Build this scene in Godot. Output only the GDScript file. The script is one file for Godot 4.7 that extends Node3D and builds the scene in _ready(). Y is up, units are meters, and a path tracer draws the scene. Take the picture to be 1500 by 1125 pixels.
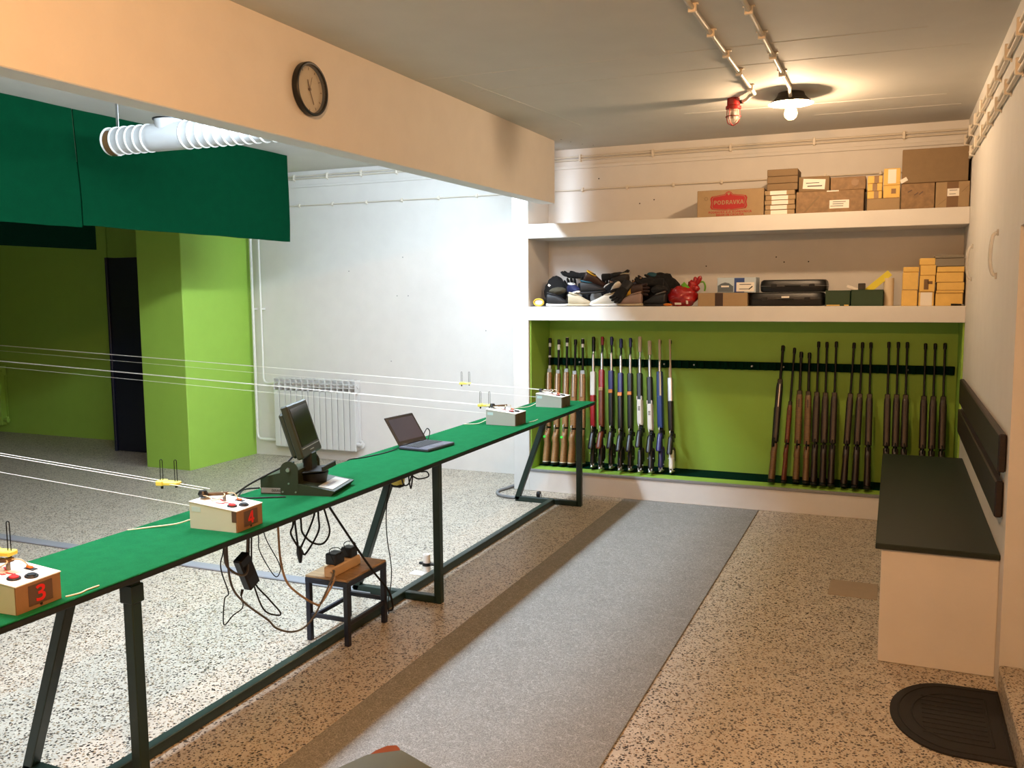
extends Node3D
# A basement air-rifle range: shooting table, gun niche, shelves, bench, range lane behind a dropped beam.

const CEIL := 2.835
const WALL_R := 0.44
const NICHE_Z := -7.2
const FRONT_Z := -6.73
const TABLE_H := 0.80

# ------------------------------------------------------------------ mesh builder
class MB extends RefCounted:
	var st := SurfaceTool.new()
	var xf := Transform3D.IDENTITY
	func _init() -> void:
		st.begin(Mesh.PRIMITIVE_TRIANGLES)
	func at(p: Vector3, b := Basis.IDENTITY) -> MB:
		xf = Transform3D(b, p)
		return self
	func v(p: Vector3, n: Vector3, uv := Vector2.ZERO) -> void:
		st.set_normal((xf.basis * n).normalized())
		st.set_uv(uv)
		st.add_vertex(xf * p)
	func tri(a: Vector3, b: Vector3, c: Vector3, na: Vector3, nb: Vector3, nc: Vector3) -> void:
		if (b - a).cross(c - a).dot(na + nb + nc) > 0.0:
			v(a, na); v(c, nc); v(b, nb)
		else:
			v(a, na); v(b, nb); v(c, nc)
	func quad(a: Vector3, b: Vector3, c: Vector3, d: Vector3, n: Vector3) -> void:
		tri(a, b, c, n, n, n)
		tri(a, c, d, n, n, n)
	func box(c: Vector3, s: Vector3, bev := 0.0) -> MB:
		var h := s * 0.5
		bev = minf(bev, minf(h.x, minf(h.y, h.z)) * 0.98)
		for ax in 3:
			var u := (ax + 1) % 3
			var w := (ax + 2) % 3
			for sg in [-1.0, 1.0]:
				var q: Array[Vector3] = []
				for k in [[-1.0, -1.0], [1.0, -1.0], [1.0, 1.0], [-1.0, 1.0]]:
					var p := Vector3.ZERO
					p[ax] = sg * h[ax]
					p[u] = k[0] * (h[u] - bev)
					p[w] = k[1] * (h[w] - bev)
					q.append(c + p)
				var n := Vector3.ZERO
				n[ax] = sg
				quad(q[0], q[1], q[2], q[3], n)
		if bev > 0.0:
			for ax in 3:   # edges that run along ax
				var u := (ax + 1) % 3
				var w := (ax + 2) % 3
				for su in [-1.0, 1.0]:
					for sw in [-1.0, 1.0]:
						var a := Vector3.ZERO; var b := Vector3.ZERO
						a[ax] = -(h[ax] - bev); a[u] = su * h[u]; a[w] = sw * (h[w] - bev)
						b[ax] = -(h[ax] - bev); b[u] = su * (h[u] - bev); b[w] = sw * h[w]
						var a2 := a; var b2 := b
						a2[ax] = -a[ax]; b2[ax] = -b[ax]
						var n := Vector3.ZERO
						n[u] = su; n[w] = sw
						quad(c + a, c + a2, c + b2, c + b, n.normalized())
			for sx in [-1.0, 1.0]:
				for sy in [-1.0, 1.0]:
					for sz in [-1.0, 1.0]:
						var n := Vector3(sx, sy, sz).normalized()
						tri(c + Vector3(sx * h.x, sy * (h.y - bev), sz * (h.z - bev)), c + Vector3(sx * (h.x - bev), sy * h.y, sz * (h.z - bev)), c + Vector3(sx * (h.x - bev), sy * (h.y - bev), sz * h.z), n, n, n)
		return self
	func rings(r: Array, caps := true, closed := true) -> MB:
		# r: Array of PackedVector3Array of equal length, closed loops; smooth skin between them
		var nr := r.size()
		var n: int = r[0].size()
		var cen: Array[Vector3] = []
		for k in nr:
			var s := Vector3.ZERO
			for p in r[k]:
				s += p
			cen.append(s / n)
		var nor := []
		for i in nr:
			var row := PackedVector3Array()
			for j in n:
				var dj: Vector3 = r[i][(j + 1) % n] - r[i][(j - 1 + n) % n] if closed else r[i][mini(j + 1, n - 1)] - r[i][maxi(j - 1, 0)]
				var di: Vector3 = r[mini(i + 1, nr - 1)][j] - r[maxi(i - 1, 0)][j]
				var nn := dj.cross(di)
				if nn.length() < 1e-12:
					nn = r[i][j] - cen[i]
				if nn.dot(r[i][j] - cen[i]) < 0.0:
					nn = -nn
				row.append(nn.normalized())
			nor.append(row)
		for i in nr - 1:
			for j in (n if closed else n - 1):
				var k := (j + 1) % n
				tri(r[i][j], r[i][k], r[i + 1][k], nor[i][j], nor[i][k], nor[i + 1][k])
				tri(r[i][j], r[i + 1][k], r[i + 1][j], nor[i][j], nor[i + 1][k], nor[i + 1][j])
		if caps:
			for e in [[0, 1], [nr - 1, nr - 2]]:
				var nn: Vector3 = (cen[e[0]] - cen[e[1]]).normalized()
				for j in n:
					tri(cen[e[0]], r[e[0]][j], r[e[0]][(j + 1) % n], nn, nn, nn)
		return self
	func cyl(a: Vector3, b: Vector3, r0: float, r1 := -1.0, seg := 14) -> MB:
		if r1 < 0.0:
			r1 = r0
		return tube_var([a, b], [r0, r1], seg)
	func tube(pts: Array, r: float, seg := 7) -> MB:
		var rr := []
		for p in pts:
			rr.append(r)
		return tube_var(pts, rr, seg)
	func tube_var(pts: Array, rr: Array, seg := 8) -> MB:
		var out := []
		var t0: Vector3 = (pts[1] - pts[0]).normalized()
		var side := t0.cross(Vector3.UP if absf(t0.y) < 0.9 else Vector3.RIGHT).normalized()
		for i in pts.size():
			var t: Vector3 = (pts[mini(i + 1, pts.size() - 1)] - pts[maxi(i - 1, 0)]).normalized()
			side = (side - t * side.dot(t)).normalized()
			var up := t.cross(side)
			var ring := PackedVector3Array()
			for k in seg:
				var a := TAU * k / seg
				ring.append(pts[i] + (side * cos(a) + up * sin(a)) * float(rr[i]))
			out.append(ring)
		return rings(out)
	func lathe(prof: Array, seg := 24) -> MB:   # prof: Vector2(radius, y); open skin with hard corners where a point is repeated
		var out := []
		for q in prof:
			var ring := PackedVector3Array()
			for k in seg:
				var a := TAU * k / seg
				ring.append(Vector3(q.x * cos(a), q.y, q.x * sin(a)))
			out.append(ring)
		for i in out.size() - 1:
			if prof[i].distance_to(prof[i + 1]) > 1e-6:
				_band(prof[i], prof[i + 1], out[i], out[i + 1], seg)
		return self
	func _band(p: Vector2, q: Vector2, a: PackedVector3Array, b: PackedVector3Array, seg: int) -> void:
		var d := q - p
		var n2 := Vector2(d.y, -d.x).normalized()
		for k in seg:
			var l := (k + 1) % seg
			var a0 := TAU * k / seg
			var a1 := TAU * (k + 1) / seg
			var n0 := Vector3(n2.x * cos(a0), n2.y, n2.x * sin(a0))
			var n1 := Vector3(n2.x * cos(a1), n2.y, n2.x * sin(a1))
			tri(a[k], a[l], b[l], n0, n1, n1)
			tri(a[k], b[l], b[k], n0, n1, n0)
	func prism(poly: PackedVector2Array, d: float) -> MB:   # poly in x,y ; extruded from z = -d/2 to d/2
		var idx := Geometry2D.triangulate_polygon(poly)
		for i in range(0, idx.size(), 3):
			for s in [-1.0, 1.0]:
				var n := Vector3(0, 0, s)
				tri(_p3(poly[idx[i]], s * d / 2), _p3(poly[idx[i + 1]], s * d / 2), _p3(poly[idx[i + 2]], s * d / 2), n, n, n)
		var cw := Geometry2D.is_polygon_clockwise(poly)
		for i in poly.size():
			var a := poly[i]
			var b := poly[(i + 1) % poly.size()]
			var e := b - a
			var n := Vector3(e.y, -e.x, 0).normalized() * (-1.0 if cw else 1.0)
			quad(_p3(a, -d / 2), _p3(b, -d / 2), _p3(b, d / 2), _p3(a, d / 2), n)
		return self
	func prism_flat(poly: PackedVector2Array) -> MB:   # thin print, poly in x,z
		var keep := xf
		xf = xf * Transform3D(Basis(Vector3.RIGHT, Vector3(0, 0, 1), Vector3(0, -1, 0)), Vector3.ZERO)
		prism(poly, 0.0006)
		xf = keep
		return self
	func prism_slab(poly: PackedVector2Array, y0: float, y1: float) -> MB:   # poly in x,z, extruded upwards with a softened top
		var keep := xf
		xf = xf * Transform3D(Basis(Vector3.RIGHT, Vector3(0, 0, 1), Vector3(0, -1, 0)), Vector3(0, (y0 + y1) / 2, 0))
		prism(poly, y1 - y0)
		xf = keep
		return self
	func _p3(p: Vector2, z: float) -> Vector3:
		return Vector3(p.x, p.y, z)
	func ball(c: Vector3, r: Vector3, seg := 14, noise: FastNoiseLite = null, amp := 0.0) -> MB:
		var out := []
		for i in range(1, seg):
			var th := PI * i / seg
			var ring := PackedVector3Array()
			for k in seg + 4:
				var ph := TAU * k / (seg + 4)
				var d := Vector3(sin(th) * cos(ph), cos(th), sin(th) * sin(ph))
				var f := 1.0
				if noise:
					f += amp * noise.get_noise_3dv(d)
				ring.append(c + d * r * f)
			out.append(ring)
		return rings(out)
	func loft(rows: Array, power := 3.0, seg := 16) -> MB:   # rows: [y, cx, cz, hx, hz] rounded-rectangle sections along y
		var out := []
		for q in rows:
			var ring := PackedVector3Array()
			for k in seg:
				var a := TAU * (k + 0.5) / seg
				var c := cos(a); var s := sin(a)
				ring.append(Vector3(q[1] + q[3] * signf(c) * pow(absf(c), 2.0 / power), q[0], q[2] + q[4] * signf(s) * pow(absf(s), 2.0 / power)))
			out.append(ring)
		return rings(out)
	func done() -> ArrayMesh:
		st.index()
		return st.commit()

# ------------------------------------------------------------------ helpers
var mats := {}
var taken := {}
var tex := {}
var rng := RandomNumberGenerator.new()

func M() -> MB:
	return MB.new()

func numbered(called: String) -> String:
	if not taken.has(called):
		taken[called] = 0
		return called
	taken[called] += 1
	return "%s_%03d" % [called, taken[called]]

func obj(called: String, mb, m: Material, parent: Node = null, at := Vector3.ZERO, basis := Basis.IDENTITY) -> MeshInstance3D:
	var o := MeshInstance3D.new()
	o.mesh = mb.done() if mb is MB else mb
	o.material_override = m
	if parent == null:
		o.name = numbered(called)
		add_child(o)
	else:
		o.name = called
		parent.add_child(o, true)
	o.transform = Transform3D(basis, at)
	return o

func tag(o: Node, label: String, category: String, group := "", kind := "") -> Node:
	o.set_meta("label", label)
	o.set_meta("category", category)
	if group != "":
		o.set_meta("group", group)
	if kind != "":
		o.set_meta("kind", kind)
	return o

func thing(called: String, label: String, category: String, at := Vector3.ZERO, turn := 0.0, group := "", kind := "") -> Node3D:
	var o := Node3D.new()
	o.name = numbered(called)
	add_child(o)
	o.position = at
	o.rotation_degrees.y = turn
	tag(o, label, category, group, kind)
	return o

func struct(called: String, mb, m: Material, label: String, category: String) -> MeshInstance3D:
	var o := obj(called, mb, m)
	tag(o, label, category, "", "structure")
	return o

func mat(key: String, c: Color, rough := 0.6, metal := 0.0) -> StandardMaterial3D:
	if mats.has(key):
		return mats[key]
	var m := StandardMaterial3D.new()
	m.resource_name = key
	m.albedo_color = c
	m.roughness = rough
	m.metallic = metal
	mats[key] = m
	return m

func grained(key: String, c: Color, t: Texture2D, scale: Vector3, rough := 0.7, world := false, bump := 0.0) -> StandardMaterial3D:
	if mats.has(key):
		return mats[key]
	var m := mat(key, c, rough)
	m.albedo_texture = t
	m.uv1_triplanar = true
	m.uv1_world_triplanar = world
	m.uv1_scale = scale
	if bump > 0.0:
		m.heightmap_enabled = true
		m.heightmap_texture = t
		m.heightmap_scale = bump
	return m

func noise_tex(size: int, freq: float, lo: float, hi: float, octaves := 4, sd := 1, type := FastNoiseLite.TYPE_SIMPLEX_SMOOTH) -> ImageTexture:
	var n := FastNoiseLite.new()
	n.seed = sd
	n.noise_type = type
	n.frequency = freq
	n.fractal_octaves = octaves
	var im := n.get_seamless_image(size, size)
	im.convert(Image.FORMAT_RGB8)
	for y in size:
		for x in size:
			var v := lerpf(lo, hi, im.get_pixel(x, y).r)
			im.set_pixel(x, y, Color(v, v, v))
	return ImageTexture.create_from_image(im)

func wood_tex(size: int, lo: float, hi: float, sd: int) -> ImageTexture:   # grain runs along u
	var n := FastNoiseLite.new()
	n.seed = sd
	n.frequency = 0.02
	n.fractal_octaves = 4
	var im := Image.create(size, size, false, Image.FORMAT_RGB8)
	for y in size:
		for x in size:
			var a := TAU * x / size
			var g := n.get_noise_3d(cos(a) * 9.0, y * 1.6, sin(a) * 9.0)
			var f := 0.5 + 0.5 * sin(y * 0.32 + g * 9.0)
			var v := lerpf(lo, hi, clampf(0.55 * f + 0.45 * (0.5 + 0.5 * n.get_noise_2d(x * 0.4, y * 9.0)), 0.0, 1.0))
			im.set_pixel(x, y, Color(v, v, v))
	return ImageTexture.create_from_image(im)

func terrazzo_tex(size: int) -> ImageTexture:
	# pale cement with stone chips in cream, grey, ochre and dark brown; wraps round at the edges
	var r := RandomNumberGenerator.new()
	r.seed = 77
	var n := FastNoiseLite.new()
	n.seed = 5
	n.frequency = 0.01
	n.fractal_octaves = 3
	var im := n.get_seamless_image(size, size)
	im.convert(Image.FORMAT_RGB8)
	for y in size:
		for x in size:
			var v := lerpf(0.76, 0.86, im.get_pixel(x, y).r)
			im.set_pixel(x, y, Color(v, v * 0.965, v * 0.90))
	var tones := [Color(0.84, 0.81, 0.75), Color(0.70, 0.66, 0.58), Color(0.60, 0.51, 0.40)]
	var dark := [Color(0.30, 0.25, 0.21), Color(0.15, 0.12, 0.105), Color(0.20, 0.165, 0.15)]
	var many := int(size * size / 48.0)
	for k in many:
		var late := k > many * 0.62   # the dark chips lie on top
		var c: Color = dark[r.randi() % 3] if late else tones[mini(r.randi() % 4, 2)]
		c = c * r.randf_range(0.86, 1.12)
		var cx := r.randi_range(0, size - 1)
		var cy := r.randi_range(0, size - 1)
		var ra := r.randf_range(1.2, 4.2) * (1.4 if r.randf() < 0.14 else 1.0)
		var rb := ra * r.randf_range(0.5, 1.0)
		var an := r.randf() * TAU
		var ca := cos(an); var sa := sin(an)
		var w := int(ceil(ra)) + 1
		var cut := r.randf_range(0.55, 1.0)
		for dy in range(-w, w + 1):
			for dx in range(-w, w + 1):
				var u := (dx * ca + dy * sa) / ra
				var p := (-dx * sa + dy * ca) / rb
				if absf(u) + absf(p) < 1.25 and u * u + p * p < 1.0 and u < cut:
					im.set_pixel((cx + dx + size) % size, (cy + dy + size) % size, c)
	return ImageTexture.create_from_image(im)

func speckle_tex(size: int, lo: float, hi: float, sd: int, fibre := 0.0, cloud := 0.35) -> ImageTexture:
	var r := RandomNumberGenerator.new()
	r.seed = sd
	var n := FastNoiseLite.new()
	n.seed = sd
	n.frequency = 0.012
	n.fractal_octaves = 4
	var im := n.get_seamless_image(size, size)
	im.convert(Image.FORMAT_RGB8)
	for y in size:
		for x in size:
			var v := lerpf(lo, hi, clampf(cloud * im.get_pixel(x, y).r + (1.0 - cloud) * r.randf(), 0.0, 1.0))
			im.set_pixel(x, y, Color(v, v, v))
	for k in int(fibre * size):
		var x0 := r.randf() * size; var y0 := r.randf() * size
		var a := r.randf() * TAU
		for s in 7:
			im.set_pixel(posmod(int(x0 + cos(a) * s), size), posmod(int(y0 + sin(a) * s), size), Color(hi, hi, hi))
	return ImageTexture.create_from_image(im)

func lettering(parent: Node, called: String, words: String, height: float, m: Material, at: Vector3, basis := Basis.IDENTITY, serif := false, wide := 1.0) -> MeshInstance3D:
	var t := TextMesh.new()
	t.text = words
	var f := SystemFont.new()
	f.font_names = PackedStringArray(["Droid Serif" if serif else "Droid Sans"])
	f.font_weight = 700
	t.font = f
	t.font_size = 32
	t.depth = 0.0008
	t.pixel_size = height / 24.0
	t.curve_step = 2.0
	var o := obj(called, t, m, parent, at, basis.scaled_local(Vector3(wide, 1, 1)))
	return o

func arc(c: Vector3, u: Vector3, w: Vector3, r: float, a0: float, a1: float, n := 8) -> Array:
	var out := []
	for i in n + 1:
		var a := lerpf(a0, a1, float(i) / n)
		out.append(c + u * (r * cos(a)) + w * (r * sin(a)))
	return out

func smooth(pts: Array, sub := 5) -> Array:   # Catmull-Rom through the points
	var out := []
	for i in pts.size() - 1:
		var p0: Vector3 = pts[maxi(i - 1, 0)]
		var p1: Vector3 = pts[i]
		var p2: Vector3 = pts[i + 1]
		var p3: Vector3 = pts[mini(i + 2, pts.size() - 1)]
		for k in sub:
			out.append(p1.cubic_interpolate(p2, p0, p3, float(k) / sub))
	out.append(pts[-1])
	return out

# ------------------------------------------------------------------ scene
func _ready() -> void:
	rng.seed = 11
	set_camera_and_light()
	make_materials()
	build_shell()
	build_lamps()
	build_niche()
	build_table()
	build_bench()
	build_range()
	build_pipes()
	build_table_things()
	build_stool_and_cables()
	build_strings()
	build_rifles()
	build_upper_shelf()
	build_lower_shelf()
	build_pile()
	build_small_things()

func set_camera_and_light() -> void:
	var cam := Camera3D.new()
	cam.name = "camera"
	add_child(cam)
	cam.position = Vector3(0, 1.65, 0)
	cam.rotation_degrees = Vector3(-5.941, 23.32, -0.496)
	cam.fov = 46.82
	cam.near = 0.05
	cam.current = true
	var we := WorldEnvironment.new()
	we.name = "world_environment"
	var e := Environment.new()
	e.background_mode = Environment.BG_COLOR
	e.background_color = Color(0.02, 0.02, 0.02)
	e.tonemap_mode = Environment.TONE_MAPPER_LINEAR
	e.tonemap_exposure = 1.0
	e.sdfgi_enabled = true
	e.ssao_enabled = true
	e.ssil_enabled = true
	we.environment = e
	add_child(we)

const COLD := Color(0.86, 0.93, 1.0)
const WARM := Color(1.0, 0.84, 0.67)
const WARM_2 := Color(1.0, 0.725, 0.47)
const TUBE_ENERGY := 6.2
const BULB_ENERGY := 1.22
const BULB_2_ENERGY := 5.6

func make_materials() -> void:
	var plaster := noise_tex(512, 0.012, 0.975, 1.0, 5, 3)
	tex.plaster = plaster
	var terr := terrazzo_tex(1536)
	var fuzz := speckle_tex(512, 0.66, 1.0, 4, 4.0, 0.12)
	var felt := speckle_tex(512, 0.80, 1.0, 8, 3.0)
	var fine := speckle_tex(256, 0.90, 1.0, 9)
	var w1 := wood_tex(512, 0.62, 1.0, 21)
	tex.wood = w1
	tex.fine = fine
	var m := grained("wall white paint", Color(0.86, 0.85, 0.83), plaster, Vector3(0.7, 0.7, 0.7), 0.75, true, 0.25)
	m = grained("ceiling paint", Color(0.80, 0.79, 0.76), plaster, Vector3(0.5, 0.5, 0.5), 0.8, true, 0.3)
	m = grained("lime green paint", Color(0.57, 0.735, 0.275), plaster, Vector3(0.8, 0.8, 0.8), 0.62, true, 0.25)
	m = grained("terrazzo", Color(0.90, 0.89, 0.87), terr, Vector3(0.5, 0.5, 0.5), 0.42, true)
	m = grained("runner carpet", Color(0.635, 0.635, 0.615), fuzz, Vector3(0.75, 0.75, 0.75), 0.95, true)
	m = grained("table felt", Color(0.12, 0.43, 0.26), felt, Vector3(2.2, 2.2, 2.2), 0.95, true)
	m = grained("baffle carpet", Color(0.01, 0.19, 0.105), felt, Vector3(1.4, 1.4, 1.4), 0.97, true)
	m = grained("dark carpet", Color(0.035, 0.17, 0.12), felt, Vector3(2, 2, 2), 0.97, true)
	m = grained("doormat rubber", Color(0.10, 0.095, 0.09), fine, Vector3(4, 4, 4), 0.85)
	m = grained("bench board paint", Color(0.065, 0.125, 0.085), fine, Vector3(3, 3, 3), 0.55)
	m = grained("brown board", Color(0.16, 0.095, 0.06), w1, Vector3(1.5, 1.5, 1.5), 0.5)
	m = grained("stock beech", Color(0.72, 0.53, 0.33), w1, Vector3(4, 4, 4), 0.45)
	m = grained("stock light", Color(0.50, 0.37, 0.21), w1, Vector3(4, 4, 4), 0.45)
	m = grained("stock walnut", Color(0.16, 0.095, 0.055), w1, Vector3(4, 4, 4), 0.42)
	m = grained("stock orange", Color(0.47, 0.21, 0.08), w1, Vector3(4, 4, 4), 0.42)
	m = grained("stool plywood", Color(0.74, 0.60, 0.42), w1, Vector3(3, 3, 3), 0.5)
	m = grained("cardboard", Color(0.64, 0.54, 0.40), fine, Vector3(5, 5, 5), 0.85)
	m = grained("cardboard dark", Color(0.52, 0.43, 0.31), fine, Vector3(5, 5, 5), 0.85)
	m = grained("kraft paper", Color(0.58, 0.46, 0.32), noise_tex(256, 0.02, 0.82, 1.0, 5, 14), Vector3(4, 4, 4), 0.7, false, 0.4)
	m = grained("target card", Color(0.92, 0.76, 0.42), fine, Vector3(6, 6, 6), 0.8)
	for k in ["table felt", "baffle carpet", "dark carpet", "runner carpet"]:
		mats[k].metallic_specular = 0.1
	mat("steel green paint", Color(0.07, 0.16, 0.13), 0.4)
	mat("machine green", Color(0.15, 0.18, 0.12), 0.45)
	mat("machine dark green", Color(0.09, 0.10, 0.08), 0.5)
	mat("steel navy paint", Color(0.08, 0.10, 0.17), 0.4)
	mat("door navy", Color(0.05, 0.07, 0.13), 0.35)
	mat("table rim", Color(0.045, 0.075, 0.06), 0.6)
	mat("white paint", Color(0.88, 0.88, 0.86), 0.4)
	mat("duct plastic", Color(0.74, 0.75, 0.75), 0.5)
	mat("box white", Color(0.75, 0.79, 0.74), 0.45)
	mat("box grey", Color(0.66, 0.67, 0.64), 0.5)
	grained("box hardboard", Color(0.55, 0.42, 0.29), fine, Vector3(6, 6, 6), 0.6)
	grained("box dark hardboard", Color(0.36, 0.30, 0.24), fine, Vector3(6, 6, 6), 0.6)
	mat("plate brown", Color(0.33, 0.25, 0.20), 0.5)
	mat("print red", Color(0.80, 0.10, 0.10), 0.6)
	mat("carton red", Color(0.62, 0.13, 0.12), 0.7)
	mat("print dark", Color(0.10, 0.09, 0.08), 0.6)
	mat("black plastic", Color(0.035, 0.035, 0.035), 0.4)
	mat("black rubber", Color(0.03, 0.03, 0.03), 0.7)
	mat("black cloth", Color(0.035, 0.035, 0.04), 0.95)
	mat("gun black", Color(0.03, 0.03, 0.032), 0.35, 0.4)
	mat("aluminium", Color(0.78, 0.78, 0.78), 0.32, 0.9)
	mat("steel bright", Color(0.72, 0.72, 0.72), 0.3, 0.9)
	mat("red plastic", Color(0.72, 0.06, 0.07), 0.35)
	mat("orange plastic", Color(0.90, 0.42, 0.06), 0.4)
	mat("yellow plastic", Color(0.93, 0.88, 0.38), 0.45)
	mat("string white", Color(0.93, 0.92, 0.88), 0.7)
	mat("cord cream", Color(0.86, 0.83, 0.72), 0.6)
	mat("cord beige", Color(0.62, 0.52, 0.40), 0.55)
	mat("cord grey", Color(0.36, 0.35, 0.33), 0.55)
	mat("pipe grey", Color(0.50, 0.50, 0.50), 0.5)
	mat("trunking grey", Color(0.55, 0.56, 0.58), 0.5)
	mat("conduit cream", Color(0.82, 0.79, 0.73), 0.45)
	mat("clip cream", Color(0.86, 0.83, 0.77), 0.45)
	mat("label white", Color(0.90, 0.88, 0.84), 0.7)
	mat("packing tape", Color(0.42, 0.31, 0.20), 0.25)
	mat("screen dark", Color(0.06, 0.06, 0.07), 0.12)
	var ls := mat("laptop screen", Color(0.10, 0.10, 0.11), 0.15)   # switched on, showing a dim grey picture
	ls.emission_enabled = true
	ls.emission = Color(0.36, 0.33, 0.35)
	ls.emission_energy_multiplier = 0.6
	mat("laptop body", Color(0.30, 0.30, 0.35), 0.4, 0.4)
	mat("laptop key", Color(0.06, 0.06, 0.07), 0.5)
	mat("red lacquer", Color(0.50, 0.06, 0.04), 0.35)
	mat("shade outside", Color(0.22, 0.21, 0.19), 0.6)
	mat("shade inside", Color(0.90, 0.88, 0.84), 0.5)
	var g := mat("clear glass", Color(0.70, 0.66, 0.60, 0.4), 0.12)
	g.transparency = BaseMaterial3D.TRANSPARENCY_ALPHA
	var cp := mat("clear plastic", Color(0.88, 0.86, 0.82, 0.4), 0.2)
	cp.transparency = BaseMaterial3D.TRANSPARENCY_ALPHA
	var cg := mat("clock glass", Color(0.95, 0.95, 0.95, 0.06), 0.05)
	cg.transparency = BaseMaterial3D.TRANSPARENCY_ALPHA
	var b := mat("bulb glow", Color(1, 0.95, 0.85), 0.5)
	b.emission_enabled = true
	b.emission = Color(1.0, 0.86, 0.62)
	b.emission_energy_multiplier = 6.0
	var t := mat("tube glow", Color(1, 1, 1), 0.5)
	t.emission_enabled = true
	t.emission = Color(0.93, 0.97, 1.0)
	t.emission_energy_multiplier = 4.0

func build_shell() -> void:
	var wall: Material = mats["wall white paint"]
	var lime: Material = mats["lime green paint"]
	struct("floor", M().box(Vector3(-6.2, -0.1, -2.6), Vector3(14.8, 0.2, 10.0)), mats["terrazzo"], "speckled cream and brown terrazzo floor", "floor")
	var ce := M().box(Vector3(-6.2, CEIL + 0.1, -2.6), Vector3(14.8, 0.2, 10.0))
	struct("ceiling", ce, mats["ceiling paint"], "plain off-white painted concrete ceiling", "ceiling")
	# board-mark ridges left in the ceiling concrete
	for q in [[-1.35, -4.55, 2.9, 2.0], [-1.0, -4.95, 2.6, 2.2], [-0.55, -6.15, 1.6, 3.0], [-0.1, -6.55, 0.9, 1.0], [-2.2, -5.4, 1.6, 84.0]]:
		var rg := struct("ceiling_ridge", M().box(Vector3.ZERO, Vector3(q[2], 0.003, 0.008), 0.0014), mats["ceiling paint"], "thin raised shuttering ridge running across the ceiling", "ridge")
		rg.position = Vector3(q[0], CEIL - 0.0001, q[1])
		rg.rotation_degrees.y = q[3]
		rg.set_meta("group", "ceiling ridges")
	# back wall: left of the niche, and the thicker part behind the shelves
	struct("wall_back", M().box(Vector3(-4.5, 1.5, -7.45), Vector3(3.3, 3.1, 0.3)), wall, "white painted back wall behind the radiator", "wall")
	struct("wall_niche", M().box(Vector3(-1.1, 1.5, -7.4), Vector3(3.6, 3.1, 0.4)), wall, "white painted wall behind the built-in shelves", "wall")
	struct("wall_range", M().box(Vector3(-9.85, 1.5, -7.55), Vector3(7.5, 3.1, 0.3)), mats["lime green paint"], "green painted wall deep inside the dim range lane", "wall")
	struct("wall_left", M().box(Vector3(-13.35, 1.5, -2.6), Vector3(0.3, 3.1, 10.0)), mats["lime green paint"], "green end wall of the range behind the targets", "wall")
	struct("wall_front", M().box(Vector3(-6.2, 1.5, 2.25), Vector3(14.8, 3.1, 0.3)), wall, "white wall behind the camera closing the room", "wall")
	# right wall with a doorway that begins beyond the bench
	var rw := M()
	rw.box(Vector3(WALL_R + 0.25, 1.5, -5.78), Vector3(0.5, 3.1, 3.56))
	rw.box(Vector3(WALL_R + 0.25, 2.44, -3.5), Vector3(0.5, 1.1, 1.0))
	rw.box(Vector3(WALL_R + 0.25, 1.5, -0.4), Vector3(0.5, 3.1, 5.2))
	struct("wall_right", rw, wall, "white side wall with a doorway beside the bench", "wall")
	struct("door_2", M().box(Vector3(WALL_R + 0.42, 1.0, -3.5), Vector3(0.05, 1.9, 1.02), 0.004), mats["white paint"], "white door leaf set back in the side doorway", "door")
	struct("door_step", M().box(Vector3(WALL_R + 0.27, 0.055, -3.5), Vector3(0.54, 0.11, 1.0), 0.006), mats["terrazzo"], "raised terrazzo step in the side doorway", "step")
	# beam, partition, pillar
	struct("ceiling_beam", M().box(Vector3(-2.58, 2.595, -2.32), Vector3(0.12, 0.50, 8.84), 0.004), wall, "long dropped white beam above the shooting table carrying the clock", "beam")
	struct("partition_wall", M().box(Vector3(-2.82, 1.4275, -6.975), Vector3(0.14, 2.855, 0.49), 0.003), wall, "narrow white partition at the end of the gun niche", "wall")
	struct("pillar", M().box(Vector3(-6.31, 1.42, -6.9), Vector3(0.54, 2.85, 1.1), 0.006), lime, "lime green square pillar beside the radiator pipes", "pillar")
	var door := thing("door_1", "dark navy door leaf standing behind the green pillar", "door", Vector3(-7.05, 0, -6.93), 0, "", "structure")
	obj("door_leaf", M().box(Vector3(0, 1.02, 0), Vector3(1.0, 2.03, 0.05), 0.004), mats["door navy"], door)
	obj("door_frame", M().box(Vector3(-0.515, 1.02, 0.0), Vector3(0.03, 2.04, 0.09), 0.003), mats["steel navy paint"], door)

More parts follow.
